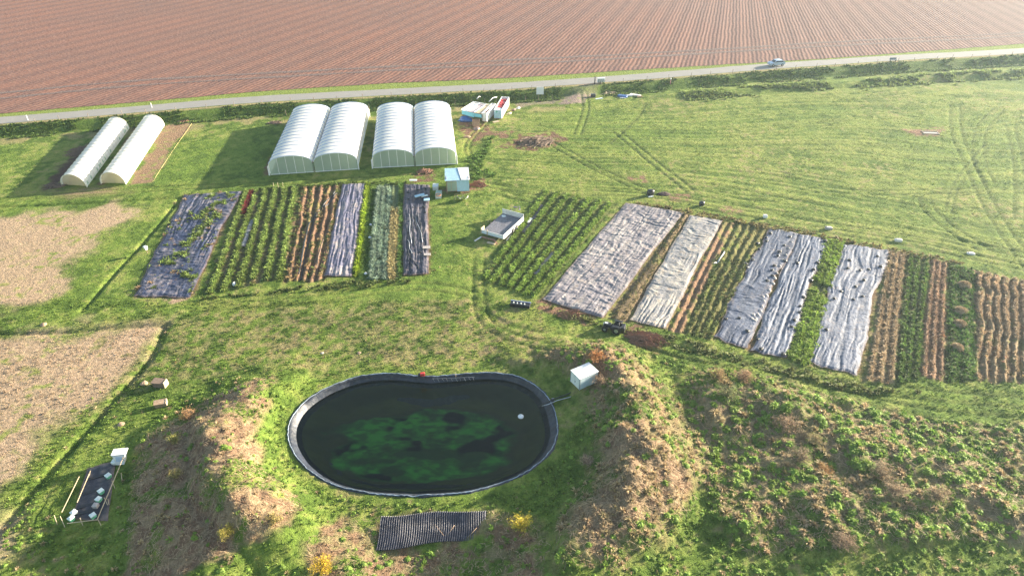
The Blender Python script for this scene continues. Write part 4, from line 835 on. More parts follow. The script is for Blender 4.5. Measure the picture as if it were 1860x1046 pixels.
mb = MB(); V, F = corr((-.15, -.3, rh(-.3)), (wd_ * .62, -.3, rh(-.3)), (wd_ * .62, D + .25, rh(D)), (-.05, D + .25, rh(D)), 22, .02); mb.add(V, F); mb.add([v - Vector((0, 0, .03)) for v in V], [f[::-1] for f in F]); mb.build('blue_roof_sheet', m_blue, t)
mb = MB(); V, F = corr((wd_ * .66, -.28, rh(-.3) + .05), (wd_ + .1, -.28, rh(-.3) + .05), (wd_ + .1, D + .2, rh(D) + .07), (wd_ * .54, D + .2, rh(D) + .07), 10, .02); mb.add(V, F); mb.add([v - Vector((0, 0, .03)) for v in V], [f[::-1] for f in F]); mb.build('white_roof_sheet', m_white, t)
# white cloth under the shed
p = P(826, 366); t = thing('dust_sheet', 'white cloth hanging in peaks on rails below the tool shed', 'cloth', (p[0], p[1], 0), .05)
mb = MB(); N = 22; V = []
for j in range(6):
    for i in range(N): u = i / (N - 1); V.append((u * 2.4, j * .16 + .1 * math.sin(u * 20), .95 * (1 - (j / 5) ** 2 * .2) * abs(math.sin(u * math.pi * 2.5)) ** .7 * (1 - j / 7) + .08 * (5 - j) / 5 + .05))
mb.add(V, grid_faces(6, N).tolist()); mb.build('cloth', m_white, t, True)
mb = MB()
for x in (0, .5, 1.4, 2.4): mb.tube([(x, .4, 0), (x, .4, 1.15)], .035, 5)
mb.tube([(0, .4, 1.12), (2.4, .4, 1.12)], .03, 5); mb.build('rail', m_wood, t)
def crate(name, label, cat, px, dims, rz, m, h=0, group=None, rim=True, m2=None):
    p = P(px[0], px[1], h); z = h if h else gz(p[0], p[1]) - .01; t = thing(name, label, cat, (p[0], p[1], z), rz, group); a, b_, c = dims; w_ = .05
    mb = MB(); mb.box((-a / 2, -b_ / 2, 0), (a / 2, b_ / 2, .06))
    mb.box((-a / 2, -b_ / 2, .063), (-a / 2 + w_, b_ / 2, c)); mb.box((a / 2 - w_, -b_ / 2, .063), (a / 2, b_ / 2, c)); mb.box((-a / 2 + w_ + .002, -b_ / 2, .063), (a / 2 - w_ - .002, -b_ / 2 + w_, c)); mb.box((-a / 2 + w_ + .002, b_ / 2 - w_, .063), (a / 2 - w_ - .002, b_ / 2, c))
    mb.build('body', m, t)
    if rim:
        mb = MB(); r_ = .035
        for s1 in (-1, 1): mb.box((s1 * a / 2 - r_, -b_ / 2 - r_, c + .002), (s1 * a / 2 + r_, b_ / 2 + r_, c + .06)); mb.box((-a / 2 + r_ + .002, s1 * b_ / 2 - r_, c + .002), (a / 2 - r_ - .002, s1 * b_ / 2 + r_, c + .06))
        mb.build('rim', m2 or m, t)
    return t
def coldframe(px, dims, rz, label, glass=m_clear, frame=m_whited):
    p = P(*px); t = thing('cold_frame', label, 'cold frame', (p[0], p[1], gz(p[0], p[1])), rz); a, b_, c = dims
    mb = MB(); mb.box((-a / 2, -b_ / 2, 0), (-a / 2 + .06, b_ / 2, c)); mb.box((a / 2 - .06, -b_ / 2, 0), (a / 2, b_ / 2, c)); mb.box((-a / 2 + .062, -b_ / 2, 0), (a / 2 - .062, -b_ / 2 + .06, c)); mb.box((-a / 2 + .062, b_ / 2 - .06, 0), (a / 2 - .062, b_ / 2, c)); mb.build('box_frame', frame, t)
    mb = MB(); mb.box((-a / 2 - .03, -b_ / 2 - .03, c + .004), (a / 2 + .03, b_ / 2 + .03, c + .03)); l = mb.build('lid', glass, t)
    mb = MB(); mb.box((-a / 2 - .04, -.04, c + .034), (a / 2 + .04, .04, c + .06)); mb.build('lid_bar', frame, l)
coldframe((791.5, 343), (.95, 1.3, .7), .02, 'glazed box farther from the camera, left of the tool shed', m_palewh)
coldframe((797, 356), (1.0, 2.0, .6), .02, 'open sided glazed box with an orange hoop in it, left of the tool shed')
p = P(796.5, 361); t = thing('orange_hoop', 'orange hoop lying in the glazed box left of the tool shed', 'hoop', (p[0], p[1], .75)); mb = MB(); mb.tube([(.42 * math.cos(a * .4), .5 * math.sin(a * .4), 0) for a in range(17)], .045, 6); mb.build('ring', mat('orange_plastic', (.6, .17, .04), .5), t, True)
def table(px, rz, dims, m, label, h=.75, lean=0, cat='tray', name='nursery_tray'):
    p = P(px[0], px[1], h); t = thing(name, label, cat, (p[0], p[1], gz(p[0], p[1])), rz); a, b_ = dims
    mb = MB(); mb.quadp([(-a / 2, -b_ / 2, h), (a / 2, -b_ / 2, h + lean), (a / 2, b_ / 2, h + lean), (-a / 2, b_ / 2, h)], .1); mb.build('top', m, t)
    for s1 in (-1, 1):
        for s2 in (-1, 1): mb = MB(); mb.tube([(s1 * (a / 2 - .1), s2 * (b_ / 2 - .1), -.05), (s1 * (a / 2 - .1), s2 * (b_ / 2 - .1), h - .1)], .035, 5); mb.build('leg', m_wood, t)
table((762, 355), .35, (1.7, .7), m_blue, 'pale turquoise board table on the black sheet, left of two', .6, .15, 'table', 'work_table')
table((775, 361.5), .1, (1.0, .9), m_blue, 'square pale blue topped table on the black sheet, nearer of two', .6, 0, 'table', 'work_table')
table((771, 355.5), .3, (1.1, .4), m_palewh, 'narrow white board on trestles between the two blue tables', .55, .1, 'table', 'work_table')
table((750.5, 327), .0, (1.3, .55), m_palewh, 'low white bench at the far end of the black sheet', .5, 0, 'bench', 'work_bench')
table((774.5, 448.5), .05, (1.15, .7), m_conc, 'grey topped crate table on the right edge of the black sheet, farther of two', .5, 0, 'table', 'crate_table')
table((776, 461.5), .05, (1.0, .6), m_conc, 'grey topped crate table on the right edge of the black sheet, nearer of two', .5, 0, 'table', 'crate_table')
# the two roofless truck boxes and the lean-to
def truckbox(nl, nr, fr_, hh, label, inner, deco=False):
    loc, rz, a, L = frame3(nl, nr, fr_); t = thing('trailer_box', label, 'trailer body', (*loc, .1), rz); w_ = .07
    mb = MB(); mb.box((0, 0, 0), (a, L, .12)); mb.build('floor', m_wood, t)
    mb = MB(); mb.box((0, 0, .123), (a, w_, hh)); mb.build('front_panel', m_blue if deco else m_palewh, t)
    for x in (0, a - w_): mb = MB(); mb.box((x, w_ + .003, .123), (x + w_, L - w_ - .003, hh)); mb.build('side_panel', m_white, t)
    mb = MB(); mb.box((0, L - w_, .123), (a, L, hh)); mb.build('rear_panel', m_white, t)
    mb = MB()
    for x0, y0, x1, y1 in ((-.03, -.03, a + .03, .09), (-.03, L - .09, a + .03, L + .03), (-.03, .093, .09, L - .093), (a - .09, .093, a + .03, L - .093)): mb.box((x0, y0, hh + .003), (x1, y1, hh + .08))
    mb.build('top_rail', m_white, t)
    mb = MB(); mb.box((w_ + .01, L * .22, hh - .42), (a - w_ - .01, L - w_ - .01, hh - .35)); mb.build('red_lining', inner, t)
    if deco:
        mb = MB(); mb.box((w_ + .003, w_ + .003, hh - .12), (a - w_ - .003, L * .2, hh - .05)); mb.build('front_deck', m_palewh, t)
        mb = MB(); mb.add([(a * .22, -.012, hh - .25), (a * .5, -.012, hh - .25), (a * .36, -.012, hh - .62), (a * .22, -.004, hh - .25), (a * .5, -.004, hh - .25), (a * .36, -.004, hh - .62)], [(2, 1, 0), (3, 4, 5), (0, 1, 4, 3), (1, 2, 5, 4), (2, 0, 3, 5)]); mb.build('green_triangle', mat('green_mark', (.02, .3, .16), .5), t)
    mb = MB()
    for k in range(1, 4): mb.box((a + .004, L * k / 4 - .03, .15), (a + .03, L * k / 4 + .03, hh - .02))
    mb.build('side_rib', m_whited, t)
    return t, a, L
hB = 1.9
tb, a, L = truckbox(P(897.4, 216.5), P(911.2, 217.5), P(938.3, 194.5), hB, 'roofless white box body with green triangle mark, right of the two', m_pink, True)
mb = MB()
random.seed(3)
for k in range(10):
    x = random.uniform(.3, a - .4); y = random.uniform(L * .28, L * .9); s_ = random.uniform(.2, .5); rot = Matrix.Rotation(random.uniform(0, 3), 3, 'Z') @ Matrix.Rotation(random.uniform(-.5, .5), 3, 'X'); mb.box((-s_, -s_ * .7, -.1), (s_, s_ * .7, .18), 0, rot, (x, y, hB - .25))
tj = thing('red_heap', 'bright red junk heaped inside the right roofless box body', 'junk heap', tb.location, tb.rotation_euler[2]); mb.build('red_panels', m_red, tj, bevel=.03)
t2_, a2_, L2_ = truckbox(P(876.5, 222), P(884.5, 223), P(904, 206), 1.95, 'roofless white box body with faded pink lining, left of the two', m_pink)
# lean-to with panels on the left of the boxes
loc, rz, a, L = frame3(P(839.5, 216), P(876, 223), P(884, 205)); L = 5.0
t = thing('lean_to', 'turquoise fronted lean-to with torn pale roof panels beside the box bodies', 'shelter', (*loc, .05), rz)
mb = MB()
for x in (.1, a / 2, a - .12):
    for y in (.1, L - .1): mb.tube([(x, y, 0), (x, y, 1.75)], .05, 5)
mb.build('posts', m_wood, t)
mb = MB(); mb.quadp([(0, -.05, 1.0), (a * .6, -.05, .75), (a * .6, -.05, 1.72), (0, -.05, 1.8)], .06); mb.build('turquoise_board', mat('turquoise_board', (.16, .50, .62), .5, 0, .15, 2), t)
mb = MB(); mb.quadp([(a * .62, -.03, .95), (a * .98, -.03, 1.0), (a * .98, -.03, 1.72), (a * .62, -.03, 1.7)], .06); mb.build('turquoise_board', bpy.data.materials['turquoise_board'], t)
for k, (x0, x1, m_) in enumerate(((0, .3, m_white), (.32, .64, mat('faded_mauve_panel', (.5, .4, .42), .6, 0, .3, 2, (.75, .7, .68), .55)), (.66, .98, m_woodl))):
    mb = MB(); mb.quadp([(a * x0, .05, 1.83 + .02 * k), (a * x1, .05, 1.83 + .02 * k), (a * x1, L, 1.95), (a * x0, L, 1.95 + .05 * k)], .05); mb.build('roof_panel', m_, t)
mb = MB()
for x in (-.05, a * .31, a * .65, a): mb.box((x - .06, -.1, 1.97 + .03), (x + .06, L + .1, 2.08 + .03))
mb.box((-.1, L - .1, 2.115), (a, L + .05, 2.2)); mb.build('white_batten', m_white, t)
def heap(name, label, cat, px, rad, h, m, n=1, sq=(1, 1), seed=1, group=None, zoff=0, rz=0):
    p = P(*px); t = thing(name, label, cat, (p[0], p[1], gz(p[0], p[1]) - .05 + zoff), rz, group); K_, R_ = 22, 9; V = []
    for i in range(R_):
        f = i / (R_ - 1)
        for k in range(K_):
            a = 2 * math.pi * k / K_; n_ = float(fbm(np.array([math.cos(a) * 2 + seed * 3.1 + f]), np.array([math.sin(a) * 2 + f * 3]), seed, 4)[0]); rr = rad * math.cos(f * math.pi / 2) * (.7 + .6 * n_) if f < 1 else .01
            V.append((rr * math.cos(a) * sq[0], rr * math.sin(a) * sq[1], h * math.sin(f * math.pi / 2) * (.75 + .5 * n_)))
    F = [(i * K_ + k, i * K_ + (k + 1) % K_, (i + 1) * K_ + (k + 1) % K_, (i + 1) * K_ + k) for i in range(R_ - 1) for k in range(K_)]
    mb = MB(); mb.add(V, F + [tuple((R_ - 1) * K_ + k for k in range(K_))]); mb.build('mound', m, t, True); return t
heap('tarpaulin', 'crumpled dark blue tarpaulin bundled under the turquoise front of the lean-to', 'tarpaulin', (846, 219), 1.4, .9, m_dblue, sq=(1.2, .8), seed=4)
def brush(name, label, px, rad, n_, m, h=.8, ln=(1, 2.4), seed=1, thick=.03, cat='brush pile', dirn=None, ug=None):
    p = P(*px); t = thing(name, label, cat, (p[0], p[1], gz(p[0], p[1]))); rs = random.Random(seed); mb = MB()
    for k in range(n_):
        a = rs.uniform(0, math.pi * 2) if dirn is None else dirn + rs.gauss(0, .35); r = rad * rs.random() ** .6; b_ = rs.uniform(0, 6.28); c = Vector((r * math.cos(b_), r * math.sin(b_) * .6, h * (1 - r / rad) * rs.random() + .05)); L_ = rs.uniform(*ln) / 2
        d = Vector((math.cos(a), math.sin(a), rs.uniform(-.15, .3))) * L_; md = c + Vector((rs.uniform(-.15, .15), rs.uniform(-.15, .15), rs.uniform(0, .2))) ; th = thick * rs.uniform(.6, 1.4)
        mb.tube([c - d, md, c + d], [th, th, th * .4], 4)
    mb.build('branches', m, t); return t
brush('brush_pile', 'dark brown branch pile with a shaded hollow on the pasture', (975, 259), 3.4, 260, m_bark, 1.0, (1.2, 3), 1, .05, dirn=.7)
brush('brush_pile', 'reddish brushwood heap near the black machine', (1168, 617), 2.6, 260, m_barkr, .7, (1.2, 2.6), 2, .045, dirn=-.5)
brush('brush_pile', 'small red brown twig heap in front of the second greenhouse', (772, 312), 1.5, 90, m_barkr, .7, (.8, 1.6), 3, .045)
brush('brush_pile', 'small red brown twig heap right of the tool shed', (868, 336), 1.5, 90, m_barkr, .7, (.8, 1.6), 4, .045, dirn=2.6)
brush('brush_pile', 'low purple brown brush along the left polytunnel', (158, 275), 3.5, 260, m_bark, .5, (1.5, 3.2), 5, .045, dirn=1.2)
brush('brush_pile', 'heap of sticks and stones at the near end of the brush row', (100, 338), 1.8, 60, m_bark, .5, (.8, 1.8), 6, .05)
brush('brush_pile', 'reddish dead stalks behind the right polytunnel', (335, 219), 1.4, 70, m_barkr, .3, (.8, 1.6), 7, .04)
brush('plank_stack', 'scrap planks and stalks beside the gravel entrance', (1108, 168), 2.2, 50, m_woodl, .7, (1.2, 2.4), 8, .05, 'plank stack')
brush('brush_pile', 'low stalk heap left of the first greenhouse', (498, 224), 1.5, 60, m_bark, .3, (.8, 1.6), 9, .04)
brush('stalk_heap', 'tangled pale stalks at the near end of the widest grey sheet', (1040, 572), 2.0, 110, m_barkr, .3, (.6, 1.3), 10, .03, 'stalk heap', dirn=-.2)
def bits(name, label, cat, pxs, m, dims, seed=0):
    for i, (px, lb) in enumerate(zip(pxs, label)):
        p = P(*px); rs = random.Random(seed + i); t = thing(name, lb, cat, (p[0], p[1], gz(p[0], p[1]) + dims[2] * .4), rs.uniform(0, 3)); mb = MB(); mb.box((-dims[0] / 2, -dims[1] / 2, -dims[2] / 2), (dims[0] / 2, dims[1] / 2, dims[2] / 2)); mb.build(name + '_block', m, t, bevel=.04, jit=.04)
# wood frame crate and junk before the boxes
t = crate('timber_crate', 'tall timber slatted crate standing before the left box body', 'crate', (865, 229), (1.5, 1.0, 1.3), .1, m_wood)
heap('junk_heap', 'grey junk heap on the bare soil before the box bodies', 'junk heap', (866, 234), .8, .5, m_brown, seed=8); heap('junk_heap', 'low brown rubble heap nearest the second greenhouse', 'junk heap', (848, 249), .6, .3, m_wood, seed=9, sq=(1.3, .8))
p = P(901, 222); t = thing('plank', 'short pale plank lying before the right box body', 'plank', (p[0], p[1], gz(p[0], p[1])), .5); mb = MB(); mb.box((-.7, -.35, 0), (.7, .35, .12)); mb.build('board', m_woodl, t)
for i, (px, lb, ln_) in enumerate((((925, 208), 'pale brown log beside the right box body, nearest of three', 1.1), ((933, 202), 'dark log in the middle of the three beside the box body', 1.0), ((941, 199), 'white ended log farthest from the camera beside the box body', .9))):
    p = P(*px); t = thing('log', lb, 'log', (p[0], p[1], gz(p[0], p[1]) + .22), .75, 'logs beside the box body'); mb = MB(); mb.lathe([(.24, -ln_ / 2), (.26, 0), (.23, ln_ / 2)], 12, axis='X'); mb.build('trunk', (m_woodl, m_bark, m_whited)[i], t, True)
for px0, px1, lb in (((866, 184), (874, 178), 'curved white pipe behind the lean-to, left of two'), ((888, 189), (903, 178), 'long white pole leaning behind the left box body')):
    a_, b_ = P(*px0), P(*px1); mb = MB(); mb.tube([(*a_[:2], .5), (*((a_ + b_) / 2)[:2], .7), (*b_[:2], .2)], .09, 6); tag(mb.build('white_pole', m_white, None, True), lb, 'pole')
# dropside trailer
loc, rz, a, L = frame3(P(875, 425, .3), P(914, 436, .3), P(942, 400, .3)); 
t = thing('dropside_trailer', 'white dropside farm trailer with timber side boards and dark load bed', 'trailer', (*loc, .15), rz)
mb = MB(); mb.box((0, 0, .45), (a, L, .6)); mb.build('load_bed', m_sheetbed if 'm_sheetbed' in globals() else mat('grey_load_bed', (.14, .14, .17), .6, 0, .4, 2, (.3, .28, .28), .6, .03), t)
mb = MB(); mb.box((-.02, -.06, .35), (a + .02, -.003, 1.0)); tb_ = mb.build('tail_board', m_white, t); mb = MB(); mb.box((-.02, -.09, .62), (a + .02, -.063, .68)); mb.box((-.02, -.09, .42), (a + .02, -.063, .48)); mb.build('board_rail', m_blue, tb_)
mb = MB(); mb.box((a + .003, 0, .35), (a + .06, L, 1.05)); s_ = mb.build('side_board', m_whited, t); mb = MB(); mb.box((a + .063, 0, .97), (a + .1, L, 1.04)); mb.box((a + .063, 0, .3), (a + .1, L, .4)); mb.build('board_rail', m_white, s_)
mb = MB(); mb.box((-.06, L * .0, .35), (-.003, .9, 1.25)); mb.build('side_board', m_woodl, t)
mb = MB(); mb.box((-.02, L + .003, .35), (a + .02, L + .06, 1.4)); f_ = mb.build('head_board', m_whited, t); mb = MB(); mb.box((-.04, L + .063, 1.3), (a + .04, L + .1, 1.42)); mb.build('board_rail', m_white, f_)
for k in range(2): mb = MB(); mb.box((-.1 + k * 1.1, -.15, .25), (.05 + k * 1.1, -.093, 1.4 if k == 0 else 1.25)); mb.build('corner_post', m_woodl, t)
for x in (-.12, a + .12):
    for y in (L * .45, L * .62):
        mb = MB(); mb.lathe([(.2, -.1), (.34, -.1), (.36, 0), (.34, .1), (.2, .1)], 18, (x, y, .33), axis='X'); w_ = mb.build('wheel', m_tyre, t, True); mb = MB(); mb.lathe([(.19, -.105), (.19, .105)], 12, (x, y, .33), axis='X'); mb.build('rim', m_metal, w_)
mb = MB(); mb.tube([(a * .3, L, .4), (a / 2, L + 1.3, .4)], .05, 5); mb.tube([(a * .7, L, .4), (a / 2, L + 1.3, .4)], .05, 5); mb.build('drawbar', m_metal, t)
heap('load_litter', 'white scrap and dark sack lying on the trailer bed by its head board', 'scrap', (915, 400), .5, .25, m_palewh, seed=12, zoff=.75)
def plank(px0, px1, wd, th, m, label, h=.1, name='plank', cat='plank', group=None, h1=None):
    a_, b_ = P(*px0, h), P(*px1, h); d = b_ - a_; L_ = np.hypot(*d[:2]); g0 = gz(a_[0], a_[1]); t = thing(name, label, cat, (a_[0], a_[1], g0 + h), math.atan2(d[1], d[0]), group)
    mb = MB(); z1 = (h1 if h1 is not None else 0); mb.quadp([(0, -wd / 2, th), (L_, -wd / 2, th + z1), (L_, wd / 2, th + z1), (0, wd / 2, th)], th); mb.build('board', m, t); return t
plank((917, 432), (942, 399), .25, .06, m_woodl, 'long pale board lying along the right side of the trailer', .25)
plank((920, 436), (944, 404), .2, .06, m_whited, 'long white board outermost on the right side of the trailer', .1)
plank((862, 438), (875, 430), .25, .08, m_whited, 'pale beam angled left of the trailer tail', .15); plank((875, 430), (899, 437), .3, .1, m_barkr, 'rust red beam lying behind the trailer tail', .3)
plank((896, 434), (903, 443), .25, .08, m_barkr, 'short red board crossing the rust red beam', .3); plank((885, 440), (899, 443), .5, .1, m_woodl, 'pale broken pallet board on the grass nearest the camera by the trailer', .05)
plank((957, 403), (965, 395), .5, .08, m_palewh, 'white board lying on the black strip right of the trailer', .25)
# black strip mulch beside the trailer
def strip(name, label, quad, base, m=m_sheet, amp=.1, cat='plastic strip'):
    BW['tmp'] = PW(quad); BEDS['tmp'] = (quad, 'sheet', 0); o = sheet(name, 'tmp', label, base, amp, 'crumple', m, (.3, .25, .22), .5, .15, .12)[0]; o['category'] = cat; del BW['tmp'], BEDS['tmp']; return o
strip('plastic_strip', 'narrow black plastic strip with stones right of the trailer', [(982, 370), (991, 373), (956, 424), (944, 420)], (.05, .05, .07))
strip('plastic_strip', 'small torn black plastic behind the trailer head board', [(924, 374), (950, 372), (950, 385), (922, 384)], (.08, .075, .10))
strip('plastic_strip', 'faded blue grey plastic strip half hidden in the weedy green rows', [(452, 400), (463, 400), (447, 450), (434, 450)], (.12, .14, .17))
strip('plastic_strip', 'torn grey plastic strip lying among the lush green rows', [(1003, 455), (1010, 457), (978, 500), (968, 497)], (.14, .14, .16))
# pump house by the pond
loc, rz, a, L = frame3(P(1051, 706, .7), P(1086, 692, .7), P(1078, 680, .7)); hz_ = gz(*P(1066, 700, .9)[:2]) + .05; p0 = P(1052.5, 708.5, hz_); rz = math.atan2(*(P(1084.5, 694, hz_) - p0)[[1, 0]]); a = np.hypot(*(P(1084.5, 694, hz_) - p0)[:2]); L = 1.75
t = thing('pump_house', 'white box shed on the bank at the right end of the pond', 'shed', (p0[0], p0[1], hz_ - .12), rz); hh = 1.75
mb = MB(); mb.box((0, 0, .15), (a, L, hh)); mb.build('wall', mat('pale_blue_panel', (.62, .76, .80), .45, 0, .06, 1), t)
mb = MB(); mb.box((-.06, -.06, hh + .003), (a + .06, L + .06, hh + .07)); mb.build('roof', m_white, t)
mb = MB()
for x, y in ((0, 0), (a, 0), (0, L), (a, L)): mb.box((x - .035, y - .035, .1), (x + .035, y + .035, hh - .003))
mb.build('corner_trim', m_metal, t)
mb = MB(); mb.box((-.045, .15, .2), (-.003, L * .52, hh - .08)); d = mb.build('door', m_palewh, t); mb = MB(); mb.box((-.08, L * .45, .75), (-.048, L * .48, .95)); mb.build('handle', m_black, d)
mb = MB(); mb.box((-.045, L * .56, .2), (-.003, L - .12, hh - .08)); mb.build('door', m_palewh, t)
mb = MB(); mb.box((.1, .1, -.35), (a - .1, L - .1, .147)); mb.build('plinth', m_wood, t)
mb = MB()
for h_ in (.35, .55, .75): mb.box((a * .55, -.03, h_), (a * .9, -.003, h_ + .06))
mb.build('vent_slat', m_palewh, t)
# intake pipes into the pond
def pipe(pts, r, m, name, label, cat, group=None):
    mb = MB(); mb.tube([tuple(p) for p in pts], r, 6); return tag(mb.build(name, m, None, True), label, cat, group)
W = lambda u, v, h: tuple(P(u, v, h))
pipe([W(979, 738, .1), W(992, 731, .55), W(1008, 724, .55), W(1030, 716, .4), W(1048, 707, .4)], .07, m_hose, 'intake_pipe', 'dark intake pipe reaching from the pump house into the pond, upper of two', 'pipe')
pipe([W(984, 737, .2), W(996, 734, .5), W(1012, 727, .5), W(1035, 721, .35), W(1055, 712, .3)], .05, m_metal, 'intake_pipe', 'thin pale pipe beside the dark intake pipe at the pond rim', 'pipe')
p = P(1004, 727, .5); t = thing('pipe_valve', 'black valve body where the intake pipes cross the pond rim', 'valve', tuple(p)); mb = MB(); mb.lathe([(.1, -.2), (.22, -.12), (.24, .12), (.1, .2)], 10, axis='X'); mb.build('body', m_black, t, True); mb = MB(); mb.tube([(0, 0, .1), (0, 0, .35)], .03, 5); mb.tube([(-.15, 0, .35), (.15, 0, .35)], .025, 5); mb.build('handle', m_metal, t)
p = P(946, 757, WZ); t = thing('float', 'round white float on the pond water at right', 'float', (p[0], p[1], WZ)); mb = MB(); mb.lathe([(.02, -.1), (.22, -.08), (.33, .04), (.33, .12), (.22, .25), (.02, .3)], 16); mb.build('buoy', m_white, t, True); mb = MB(); mb.tube([(0, 0, .25), (0, 0, .4)], .05, 6); mb.build('cap', m_palewh, t)
# red pump at the rim, water marks
p = P(768, 686, .2); t = thing('water_pump', 'small red pump on the far rim of the pond', 'pump', (p[0], p[1], .45), .2)
mb = MB(); mb.box((-.28, -.2, .12), (.28, .22, .5)); mb.build('tank', m_red, t, bevel=.06); mb = MB(); mb.lathe([(.16, -.18), (.2, 0), (.16, .18)], 12, (-.35, 0, .28), axis='Y'); mb.build('impeller_housing', m_black, t, True)
mb = MB(); [mb.tube([(-.35, y, .03), (.35, y, .03), (.35, y, .58), (-.35, y, .58)], .025, 5) for y in (-.25, .25)]; mb.build('carry_frame', m_black, t)
# broken ladder-like mesh on the far wall of the pond
mb = MB(); 
for k in range(10):
    u = 787 + k * 8; mb.tube([W(u, 688 - k * .35, .12), W(u + 2 + k % 3, 693 - k * .3 + k % 2, WZ + .2)], .014, 4)
mb.tube([W(785, 687.5, .2), W(862, 684.5, .2)], .02, 5); tag(mb.build('liner_ropes', m_metal, None), 'frayed pale ropes hanging down the far pond wall', 'ropes')
p = P(827.5, 681, .3); pipe([(p[0], p[1], -.1), (p[0] + .02, p[1], .75)], .03, m_woodl, 'stake', 'thin timber stake behind the far pond rim', 'stake')
# corrugated black sheets on the front bank
def yz(u, v, h): return P(u, v, h)
q00, q10, q11, q01 = P(683, 1000, -.6), P(882, 976, -.6), P(885, 926, .45), P(693, 937, .45)
p_ = np.array([[*(q00 * (1 - i) + q10 * i)[:2]] for i in np.linspace(0, 1, 9)])
mb = MB(); N = 47 * 6; M_ = 12; V = []
for j in range(M_ + 1):
    v = j / M_
    for i in range(N + 1):
        u = i / N; q = (q00 * (1 - u) + q10 * u) * (1 - v) + (q01 * (1 - u) + q11 * u) * v; wob = .12 * float(vn(np.array([u * 6.]), np.array([v * 3.]), 3)[0])
        g = float(macro(np.array([q[0]]), np.array([q[1]]))[0]) if False else 0
        V.append((q[0] + .05 * math.sin(v * 5), q[1] - .12 * math.sin(u * 9), q[2] + .075 * math.sin(u * 47 * 2 * math.pi) + wob))
mb.add(V, grid_faces(M_ + 1, N + 1).tolist())
tag(mb.build('corrugated_sheet', mat('black_corrugated_plastic', (.05, .052, .075), .38, 0, .35, .9, (.16, .15, .17), .6, .02), None, True), 'black corrugated sheet laid on the front bank below the pond', 'corrugated sheet')
for i, (a_, b_, lb) in enumerate((((790, 952), (806, 972), 'thin stick lying left on the corrugated black sheet'), ((826, 953), (812, 972), 'thin stick crossing to a V on the corrugated black sheet'), ((866, 958), (849, 976), 'thin stick near the right end of the corrugated sheet'))):
    h0 = .45 - (a_[1] - 930) / 60 + .4; h1 = .45 - (b_[1] - 930) / 60 + .4; pipe([W(*a_, h0), W(*b_, h1)], .02, m_wood, 'stick', lb, 'stick', 'sticks on the corrugated sheet')
# ------------------------------------------------------------------ nursery plot, lower left
q = [(160, 850), (212, 838), (200, 948), (128, 945)]
NPb = strip('weed_mat', 'small black weed mat inside the low rail fence, lower left', q, (.028, .03, .045), m_sheetm, .08, 'weed mat')
for i, (c_, lb) in enumerate((((178, 866), 'black board across the far end of the weed mat'), ((172, 892), 'black board across the middle of the weed mat'), ((165, 917), 'black board across the weed mat below the middle'), ((158, 930), 'black board nearest the green tubs'))):
    a_ = P(c_[0] - 20 - i * 2, c_[1] + 6, .12); b_ = P(c_[0] + 20, c_[1] - 5, .12); d = b_ - a_; t = thing('black_board', lb, 'board', (a_[0], a_[1], .1), math.atan2(d[1], d[0]), 'boards on the weed mat'); mb = MB(); mb.box((0, -.16, 0), (np.hypot(*d[:2]), .16, .14)); mb.build('board', m_black, t, jit=.02)
def tub(px, label, m, s=.36, h=.42):
    p = P(*px, .1); t = thing('plant_tub', label, 'tub', (p[0], p[1], max(gz(p[0], p[1]), 0) + .08), random.uniform(0, 1), 'tubs on the weed mat'); mb = MB(); mb.lathe([(s * .75, 0), (s * .95, h * .5), (s, h)], 4, mi=0); o = mb.build('tub_body', m, t, bevel=.08)
    mb = MB(); mb.lathe([(s * 1.08, h + .003), (s * .95, h + .06), (s * .3, h + .12)], 4); mb.build('lid', m_palewh if m is m_green else m, t, bevel=.03)
for px, lb, m_ in (((210, 843), 'green tub at the foot of the tilted white box', m_palewh), ((198.5, 868), 'green tub second down the right rail', m_green), ((186, 897), 'green tub right of the weed mat, upper of a touching pair', m_green), ((181.5, 911), 'green tub right of the weed mat, lower of a touching pair', m_green), ((176, 922), 'pinkish grey tub between the green ones', m_conc), ((171, 940), 'green tub at the near right corner of the plot', m_green), ((136, 934), 'pale tub behind its green neighbour at the near left corner', m_palewh), ((131.5, 945), 'pale green tub at the near left corner of the plot', m_green)): tub(px, lb, m_)
# the tilted white box (hive-like cabinet)
p = P(220, 838, .3); t = thing('white_cabinet', 'tilted white cabinet at the far end of the small fenced plot', 'cabinet', (p[0], p[1], .15), .25); rot = Matrix.Rotation(R(-12), 3, 'X') @ Matrix.Rotation(R(6), 3, 'Y')
mb = MB(); mb.add([tuple(rot @ Vector(v)) for v in ((-.35, -.4, 0), (.35, -.4, 0), (.35, .4, 0), (-.35, .4, 0), (-.6, -.5, 1.25), (.6, -.5, 1.25), (.6, .5, 1.25), (-.6, .5, 1.25))], [(3, 2, 1, 0), (0, 1, 5, 4), (1, 2, 6, 5), (2, 3, 7, 6), (3, 0, 4, 7), (4, 5, 6, 7)]); mb.build('body', m_white, t, bevel=.02)
mb = MB(); mb.box((-.66, -.56, 1.254), (.66, .56, 1.36), 0, rot); mb.build('lid', m_white, t); mb = MB(); mb.box((-.3, -.52, .5), (.3, -.47, 1.05), 0, rot); mb.build('front_panel', mat('shaded_blue_panel', (.5, .62, .8), .5), t)  # blue front panel paints the shaded face of the white cabinet
def rail(a_, b_, h0, h1, label, r=.045, m=m_woodl, posts=True):
    pts = [W(*a_, h0), W(*b_, h1)]; mb = MB(); mb.tube(pts, r, 5); return tag(mb.build('fence_rail', m, None), label, 'rail')
rail((177, 942), (226, 826), .7, 1.1, 'long pale rail down the right side of the small plot'); rail((122, 950), (178, 943), .5, .6, 'green tinged rail across the near end of the small plot')
